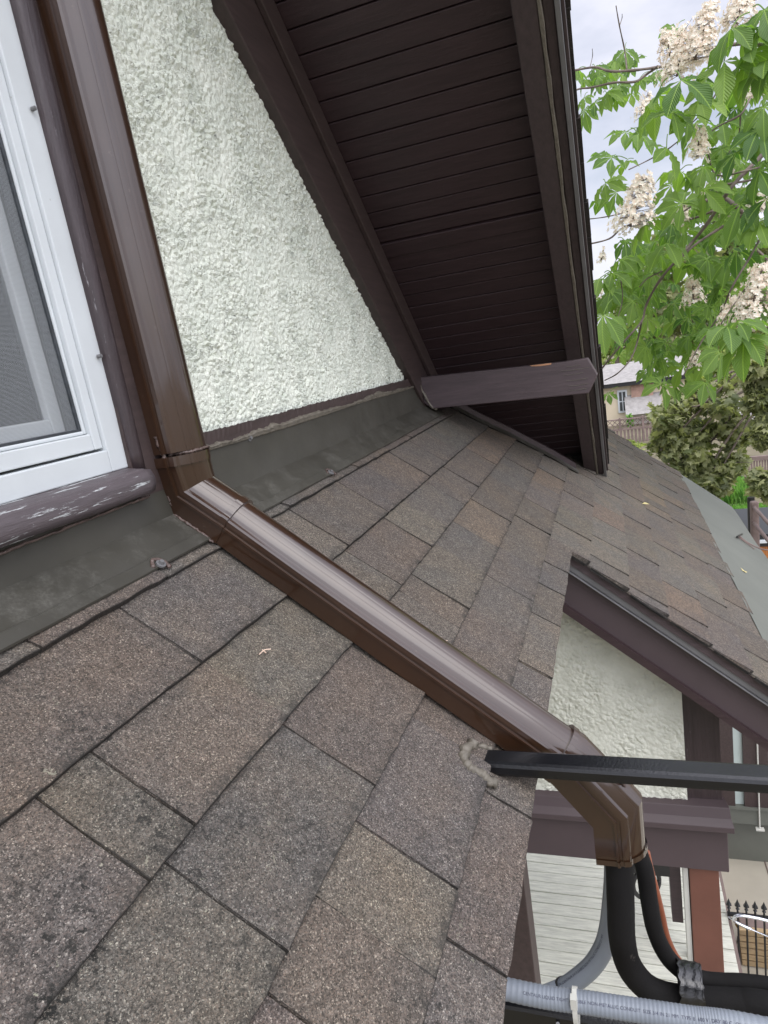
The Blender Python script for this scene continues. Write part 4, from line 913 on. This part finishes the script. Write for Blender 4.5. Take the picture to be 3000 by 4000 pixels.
# cable and leaf on the apron
def onap(x, y, h=.02):
    n_ = np.array(NR); p0 = np.array((0, 1, ZC))+n_*h; d = ray(x, y); return d*((p0@n_)/(d@n_))
cb = empty('loose_cable', onap(1597, 1159), 'thin brown cable lying across the grey roof apron', 'cable')
b = B(); b.tube(spline([onap(1597, 1158, .03), onap(1612, 1170, .024), onap(1632, 1181, .03), onap(1650, 1187, .05), onap(1680, 1190, .1)], 8), .006, 7); b.tube(spline([onap(1596, 1161, .022), onap(1610, 1171, .022), onap(1630, 1186, .02)], 6), .004, 6); b.obj('cable', 'fence', cb)
b = B(); b.tube([onap(1592, 1160, .025), onap(1600, 1156, .03), onap(1603, 1154, .034)], .008, 6); b.obj('clip', 'iron', cb)
for px, py, r_, lb in ((1607, 1234, .03, 'dry yellow leaf lying on the grey roof apron'), (1521, 974+0, .0, ''), ):
    if r_:
        c = onap(px, py, .022); b = B(); lv = [(math.cos(k*1.05)*r_*(1 if k % 2 else .45), math.sin(k*1.05)*r_*(1 if k % 2 else .45)) for k in range(6)]
        b.add([c+np.array((x_, -CT*y_, -ST*y_))+np.array(NR)*(.006*(i % 2)) for i, (x_, y_) in enumerate(lv)]+[c+np.array(NR)*.004], [(6, i, (i+1) % 6) for i in range(6)]); tag(b.obj('fallen_leaf', 'litter', None), lb, 'leaf', 'fallen leaves')
k_ = 3000/1659
c = onap(2520/k_, 1972/k_, .02); b = B(); b.add([c+np.array(v_) for v_ in ((.0, .02, .01), (.03, .0, 0.012), (.01, -.03, .0), (-.03, -.005, .012))], [(0, 1, 2), (0, 2, 3)]); tag(b.obj('fallen_leaf', 'litter', None), 'pale curled leaf on the shingles near the foot of the gable', 'leaf', 'fallen leaves')
# loose bits on the near shingles
for i, (px, py) in enumerate(((572, 1408), (958, 1388), (1048, 1578))):
    c = onap(px, py, .013); P = spline([c+np.array((-.012, .006, 0)), c+np.array((0, 0, .004)), c+np.array((.010, -.008, .001))], 4); b = B(); b.tube(P, [.0012]*len(P), 5)
    if i < 2: b.tube([c+np.array((-.006, -.006, .001)), c+np.array((.003, .006, .003))], .0012, 5)
    tag(b.obj('dry_petal', 'litter' if i == 2 else 'petal', None), ('pale petal on the shingle left of the pipe cover', 'pale petal on the shingle just right of the pipe cover', 'curled brown petal near the end of the steel bar')[i], 'petal')

# iron fence, tool, slatted box, silver tube, wheel
X_ = 5.5
fe = empty('iron_fence', (X_, -1.0, G), 'black wrought iron fence with spear tops beside the pavement', 'fence')
ztp, zbt = -5.165, -5.82
b = B(); b.box((X_-.012, -.66, ztp-.028), (X_+.012, -2.4, ztp)); b.obj('rail', 'iron', fe); b = B(); b.box((X_-.012, -.66, zbt-.028), (X_+.012, -2.4, zbt)); b.obj('rail', 'iron', fe)
for i in range(13):
    y_ = -.675-.069*i; b = B(); b.tube([(X_, y_, G), (X_, y_, ztp+.05)], .0085, 6)
    b.loft([[(X_+r_*math.cos(k*math.pi/3), y_+r_*math.sin(k*math.pi/3), ztp+h_) for k in range(6)] for h_, r_ in ((.04, .008), (.05, .018), (.06, .008), (.072, .010), (.085, .026), (.115, .012), (.15, .001))]); b.obj('picket', 'iron', fe)
bx = empty('slatted_box', (6.4, -1.2, G), 'stack of tan timber slats behind the iron fence', 'box')
for i in range(6):
    b = B(); z_ = G+.02+i*.069; b.box((5.75, -.80+.004*i, z_), (5.80, -2.4, z_+.055)); b.obj('slat', 'slat', bx, bevel=.004)
b = B(); b.box((5.801, -.81, G), (5.98, -2.4, G+.40)); b.obj('box_core', 'fence', bx)
shv = empty('shovel', (6.03, -.93, G), 'yellow handled shovel standing behind the iron fence', 'shovel')
a = atX(1609, 2010, 6.03); b = B()
hp = [(0, -.062, .075), (0, .062, .075), (0, .062, .03), (0, .0, -.055), (0, -.062, .03), (0, -.062, .075)]
b.tube(spline([tuple(a+np.array(v_)) for v_ in hp], 4), .011, 8); b.obj('handle_grip', 'yellow', shv, smooth=True)
b = B(); b.tube([a+np.array((0, 0, -.05)), (a[0], a[1], G+.05)], .014, 8); b.obj('shaft', 'slat', shv); b = B(); b.box((a[0]-.01, a[1]+.07, G), (a[0]+.01, a[1]-.07, G+.06)); b.obj('blade', 'iron', shv)
b = B(); P = spline([(5.40, -1.10, -5.20), (5.40, -.98, -5.12), (5.40, -.80, -5.09), (5.40, -.72, -5.10), (5.40, -.70, -5.15), (5.40, -.76, -5.19), (5.40, -.83, -5.22)], 8); b.tube(P, .014, 9); b.tube([(5.42, -.66, -5.14), (5.42, -.83, -5.24), (5.45, -1.2, -5.42)], .007, 7)
tag(b.obj('bent_tube', 'chrome', None, smooth=True), 'bent silver metal tube hooked over the top of the iron fence', 'tube')
sk = B(); sk.add([(4.3, -.70, -5.25), (5.3, -.70, -5.25), (5.3, -.80, G), (4.3, -.86, G)], [(0, 1, 2, 3)]); sk.obj('porch_skirt', 'shingle' if False else 'apron', house)
wheel = empty('bicycle_wheel', (4.6, -.07, -4.6), 'black curved wheel and silver bar standing on the porch boards', 'wheel')
ca, cb_ = atX(1402, 1908, 4.6), 0
b = B(); P = [(4.6+.05*math.cos(k*2*math.pi/36), ca[1]+.02-.095*math.cos(k*2*math.pi/36), ca[2]+.13*math.sin(k*2*math.pi/36)) for k in range(37)]; b.tube(P, .017, 8); b.obj('tyre', 'dark', wheel, smooth=True)
b = B(); b.tube([(4.6, ca[1]-.0, ca[2]+.14), (4.6, ca[1]-.09, ca[2]+.155)], .016, 8); b.tube([(4.6, ca[1]+.05, ca[2]+.0), (4.6, ca[1]-.04, ca[2]+.17)], .010, 8); b.obj('silver_bar', 'chrome', wheel, smooth=True)
b = B(); b.box((4.55, ca[1]+.2, ca[2]+.12), (4.9, ca[1]-.15, ca[2]+.30)); b.obj('dark_box', 'dark', wheel)

# ================================================================== CHESTNUT TREE
ct = empty('horse_chestnut', (9, -4.6, G), 'horse chestnut tree with fingered green leaves and cream blossom spikes', 'tree')
b = B(); tr_ = spline([(9, -4.6, G), (8.9, -4.5, -3), (8.6, -4.2, .5), (8.3, -4.0, 4)], 8); b.tube(tr_, [.34-.004*i for i in range(len(tr_))], 12, wob=.05); b.obj('trunk', 'bark', ct, smooth=True)
br = B()
BRANCH = [([(1700, 96), (1640, 98), (1590, 95), (1520, 110), (1460, 140), (1422, 145), (1370, 150), (1319, 155), (1285, 147), (1239, 153)], 6.6, 5.2, 3.0),
          ([(1422, 145), (1395, 160), (1372, 177), (1326, 180), (1280, 188), (1249, 192), (1235, 205)], 6.6, 4, 2.2), ([(1353, 150), (1350, 110), (1338, 55), (1330, 12)], 6.6, 2.4, 1.4), ([(1338, 55), (1344, 40), (1345, 30)], 6.6, 1.3, .8), ([(1275, 148), (1280, 120), (1279, 105)], 6.6, 1.2, .8),
          ([(1720, 110), (1659, 170), (1625, 205), (1599, 247), (1553, 272), (1520, 295)], 6.0, 3.6, 1.6), ([(1599, 247), (1596, 290), (1576, 330)], 6.0, 2.2, 1.3), ([(1580, 160), (1556, 187), (1525, 235), (1486, 273)], 5.2, 3, 1.5),
          ([(1740, 250), (1659, 323), (1610, 370), (1573, 410), (1529, 483), (1490, 530), (1469, 553), (1425, 605), (1396, 656), (1386, 693), (1353, 733), (1303, 793), (1290, 815)], 5.6, 6.5, 2.2),
          ([(1760, 400), (1659, 443), (1613, 460), (1590, 445), (1566, 430), (1530, 432), (1499, 443)], 5.8, 7.5, 5), ([(1613, 460), (1556, 493), (1500, 530), (1462, 568)], 5.8, 5, 2.5),
          ([(1700, 420), (1650, 500), (1619, 553), (1583, 616), (1556, 676), (1513, 740), (1476, 813)], 5.2, 4, 1.7), ([(1469, 553), (1440, 580), (1400, 600), (1383, 620)], 5.7, 3, 1.4),
          ([(1386, 693), (1378, 735), (1363, 776), (1335, 805), (1308, 822)], 5.7, 3, 1.8), ([(1276, 527), (1316, 513), (1343, 493), (1380, 478), (1423, 470), (1490, 473), (1540, 455)], 6.2, 2.4, 3.6), ([(1270, 473), (1300, 470), (1336, 462), (1380, 450)], 6.4, 1.6, 2),
          ([(1599, 247), (1570, 262)], 6, 1.8, 1.4), ([(1499, 443), (1440, 480), (1400, 490)], 5.8, 2.5, 1.2), ([(1360, 365), (1400, 345), (1440, 325), (1470, 300)], 6, 1.6, 2), ([(1529, 330), (1540, 370), (1560, 378), (1600, 372), (1640, 360)], 5.6, 2.2, 3), ([(1540, 395), (1552, 425), (1566, 432)], 5.6, 2, 2.4),
          ([(1340, 600), (1345, 650), (1330, 700)], 5.6, 2, 1.2), ([(1560, 700), (1600, 640), (1660, 560)], 4.6, 2, 3), ([(1560, 400), (1640, 385), (1700, 380)], 5.5, 3, 4)]
for P, X_, ra_, rb_ in BRANCH:
    q = []
    for i, (x, y) in enumerate(P): q.append(atX(x+random.gauss(0, 1), y+random.gauss(0, 1), X_*(1+.02*math.sin(i*1.7))))
    q = spline(q, 5); n = len(q); br.tube(q, [(ra_+(rb_-ra_)*i/n)*.62*X_/1452*(1+.10*math.sin(i*1.3)) for i in range(n)], 7, wob=.12)
for x, y, X_ in ((1700, 96, 6.6), (1720, 110, 6.0), (1740, 250, 5.6), (1760, 400, 5.8), (1700, 420, 5.2), (1660, 560, 4.6), (1700, 380, 5.5), (1580, 160, 5.2)):    # limbs beyond the frame join the branches to the trunk
    e = atX(x, y, X_); z0 = e[2]; q = spline([(8.6, -4.2, max(-2, z0-1.2)), (e[0]+1.3, e[1]-1.2, z0-.3), tuple(e)], 6); rr_ = .03 if X_ > 5 and x > 1600 else .012; br.tube(q, [.09-(.09-rr_)*i/(len(q)-1) for i in range(len(q))], 8)
lf = B(); lf.uv = []; lf.c = []; twigs = br
def leaflet(p, d, nrm, L_, c, droop):
    d = d/np.linalg.norm(d); s = np.cross(nrm, d); s /= np.linalg.norm(s)+1e-9; nn = np.cross(d, s)
    n = 7; prof = [.04, .22, .46, .74, .95, .92, .55, .02]; vs = []; uvs = []; W = L_*.235
    bend = random.gauss(0, .06)
    for j in range(n+1):
        t_ = j/n; pos = p+d*(L_*(t_-.10*droop*t_*t_))-np.array((0, 0, 1.))*L_*droop*.30*t_*t_+nn*L_*.05*math.sin(t_*3.1)
        wv = .045*math.sin(t_*17+c*9)
        for sd_ in (-1, -.5, 0, .5, 1): vs.append(pos+s*(sd_*W*prof[j]*(1+wv*abs(sd_)))+nn*(abs(sd_)*W*prof[j]*(.34+.2*math.sin(t_*26)*abs(sd_)))+s*bend*L_*t_*t_); uvs.append((t_, sd_*prof[j]))
    fs = [(j*5+k, j*5+k+1, (j+1)*5+k+1, (j+1)*5+k) for j in range(n) for k in range(4)]
    lf.add(vs, fs, (c, c, c)); lf.uv += uvs
def cluster(p, L_, tilt=None, k=None, face=None):
    # one fingered leaf: 5-7 leaflets from the tip of a petiole; face is its upper side
    p = np.array(p); k = k or random.choice([5, 6, 7, 7]); up = np.array(face if face is not None else (random.gauss(-.55, .45), random.gauss(.1, .5), 1.0)); up /= np.linalg.norm(up)
    base = np.cross(up, (random.gauss(0, 1), random.gauss(0, 1), .3)); base /= np.linalg.norm(base); side = np.cross(up, base)
    pd_ = -base*.55+up*.15+np.array((.35, -.25, .1)); q = spline([p+pd_*L_*.8, p+pd_*L_*.4+np.array((0, 0, .015)), p], 4); n0 = len(lf.v); lf.tube(q, [.0032]*len(q), 5); lf.c += [(.9, .9, .9)]*(len(lf.v)-n0); lf.uv += [(0, .5)]*(len(lf.v)-n0)
    c0 = min(1, max(0, random.gauss(.5, .22))); droop = .5+random.random()*.7
    for i in range(k):
        a = (i-(k-1)/2)*(2*math.pi*.86/k); d = base*math.cos(a)+side*math.sin(a)-up*(.20+.30*droop)*1.0
        leaflet(p+d*L_*.02, d, up, L_*(1.0-.30*abs(i-(k-1)/2)/((k-1)/2))*(.92+.16*random.random()), min(1, max(0, c0+random.gauss(0, .07))), droop)
LL = .212
HERO = [(1471,173,95),(1564,132,90),(1396,480,60),(1469,368,55),(1474,440,60),(1350,108,35),(1368,132,32),(1330,128,35),(1345,160,38),(1300,168,40),(1262,172,30),(1310,200,42),(1285,222,38),(1262,238,36),(1420,205,70),(1450,240,80),(1485,250,72),(1398,255,50),(1378,290,55),(1352,285,45),(1322,340,52),(1308,395,50),(1350,350,42),(1300,430,42),(1332,415,45),(1440,320,60),(1500,300,50),(1540,340,50),(1560,265,50),(1580,60,80),(1640,60,100),(1620,115,75),(1600,180,50),(1650,230,60),(1640,280,60),(1590,330,60),(1640,370,60),(1560,400,50),(1520,410,60),(1600,440,60),(1640,480,60),(1480,500,50),(1440,525,58),(1340,560,58),(1322,590,60),(1297,600,60),(1303,680,68),(1319,630,50),(1369,650,50),(1456,653,50),(1429,830,60),(1523,826,55),(1513,656,42),(1609,728,105),(1593,695,90),(1570,705,85),(1380,726,45),(1339,765,32),(1460,693,45),(1490,726,50),(1440,760,45),(1476,793,45),(1506,753,50),(1314,850,30),(1530,783,50),(1555,760,60),(1410,590,50),(1370,600,45),(1350,520,50),(1480,570,55),(1530,560,55),(1590,540,55),(1640,600,60),(1500,620,50),(1420,545,55),(1575,480,50),(1620,660,70),(1400,800,40),(1425,770,42),(1455,830,45),(1310,720,40),(1560,640,50),(1650,20,90),(1545,180,60),(1510,215,60),(1460,60,40),(1500,270,55),(1660,130,80),(1380,555,45),(1530,720,45),(1350,600,40),(1655,430,60),(1600,250,45),(1520,360,55),(1450,400,50),(1560,320,50)]
for x, y, s in HERO:
    X_ = min(9.0, max(4.1, LL*1452/s)); cluster(atX(x, y, X_), LL)
def inpoly(x, y, P):
    r = False; j = len(P)-1
    for i in range(len(P)):
        if (P[i][1] > y) != (P[j][1] > y) and x < (P[j][0]-P[i][0])*(y-P[i][1])/(P[j][1]-P[i][1]+1e-9)+P[i][0]: r = not r
        j = i
    return r
REG = [(1290, 600), (1400, 500), (1480, 420), (1540, 300), (1600, 150), (1665, 60), (1700, 200), (1700, 640), (1640, 700), (1560, 760), (1480, 820), (1410, 800), (1340, 740), (1300, 690)]
n = 0
while n < 250:
    x, y = random.uniform(1280, 1700), random.uniform(40, 830)
    if inpoly(x, y, REG): cluster(atX(x, y, random.uniform(6.2, 9.5)), LL*(.7+.3*random.random())); n += 1
for _ in range(26):
    x, y = random.uniform(1235, 1430), random.uniform(120, 260)
    if abs(y-(150+(1420-x)*.18)) < 60: cluster(atX(x, y, random.uniform(7, 9)), LL*.72)
lf.obj('crown', 'leaf', ct, smooth=True)
fl_ = B()
def panicle(x0, y0, x1, y1, w, X_, n):
    a, c = atX(x0, y0, X_), atX(x1, y1, X_); k = X_/1452; ax = c-a; W = w*k/2
    twigs.tube([a, c], [.007, .003], 6)
    for i in range(int(n*1.35)):
        t_ = random.random()**1.15; rr = W*(1-.62*t_)*(.35+.65*random.random()**.5); th_ = random.random()*6.283
        p = a+ax*t_+np.array((math.cos(th_)*rr, math.sin(th_)*rr, random.gauss(0, .015)))
        o_ = np.array((math.cos(th_), math.sin(th_), .35)); o_ /= np.linalg.norm(o_); s1 = np.cross(o_, (0, 0, 1.)); s1 /= np.linalg.norm(s1); s2 = np.cross(o_, s1)
        c_ = random.random(); sz = .0155*(.7+.6*random.random())
        for j in range(5):
            an = j*1.2566+c_; d = s1*math.cos(an)+s2*math.sin(an)+o_*random.uniform(.1, .6); pr = np.cross(d, o_); pr /= np.linalg.norm(pr)+1e-9
            cc = min(1, max(0, random.gauss(.62, .30)))
            fl_.add([p, p+d*sz*.55+pr*sz*.34, p+d*sz, p+d*sz*.55-pr*sz*.34], [(0, 1, 2, 3)], (cc, cc, cc))
        if random.random() < .25: twigs.tube([a+ax*t_, p], [.0018, .0012], 4)
for q in ((1462, 165, 1480, 62, 78, 5.0, 250), (1500, 130, 1535, 10, 74, 4.9, 280), (1448, 120, 1440, 70, 50, 5.0, 90), (1590, 50, 1612, -20, 70, 4.6, 170), (1636, 205, 1662, 142, 46, 5.2, 110), (1385, 252, 1400, 200, 36, 6.4, 80), (1506, 338, 1512, 275, 46, 5.2, 130), (1362, 490, 1392, 378, 92, 5.0, 330),
          (1498, 655, 1496, 604, 50, 5.6, 110), (1612, 705, 1650, 570, 84, 4.4, 330), (1570, 690, 1590, 640, 40, 4.8, 80), (1500, 790, 1505, 755, 26, 6, 50), (1625, 455, 1650, 415, 44, 5.4, 90), (1292, 640, 1296, 620, 18, 6, 25), (1298, 565, 1304, 540, 20, 6.5, 25), (1470, 478, 1480, 440, 36, 6.2, 60), (1570, 380, 1580, 350, 26, 6.5, 40), (1520, 420, 1545, 392, 30, 6.6, 50), (1306, 745, 1310, 720, 16, 6.2, 20)):
    panicle(*q)
fl_.obj('blossom', 'petal', ct); br.obj('branches', 'bark', ct, smooth=True)

for o in bpy.data.objects:
    if '_b' in o: del o['_b']
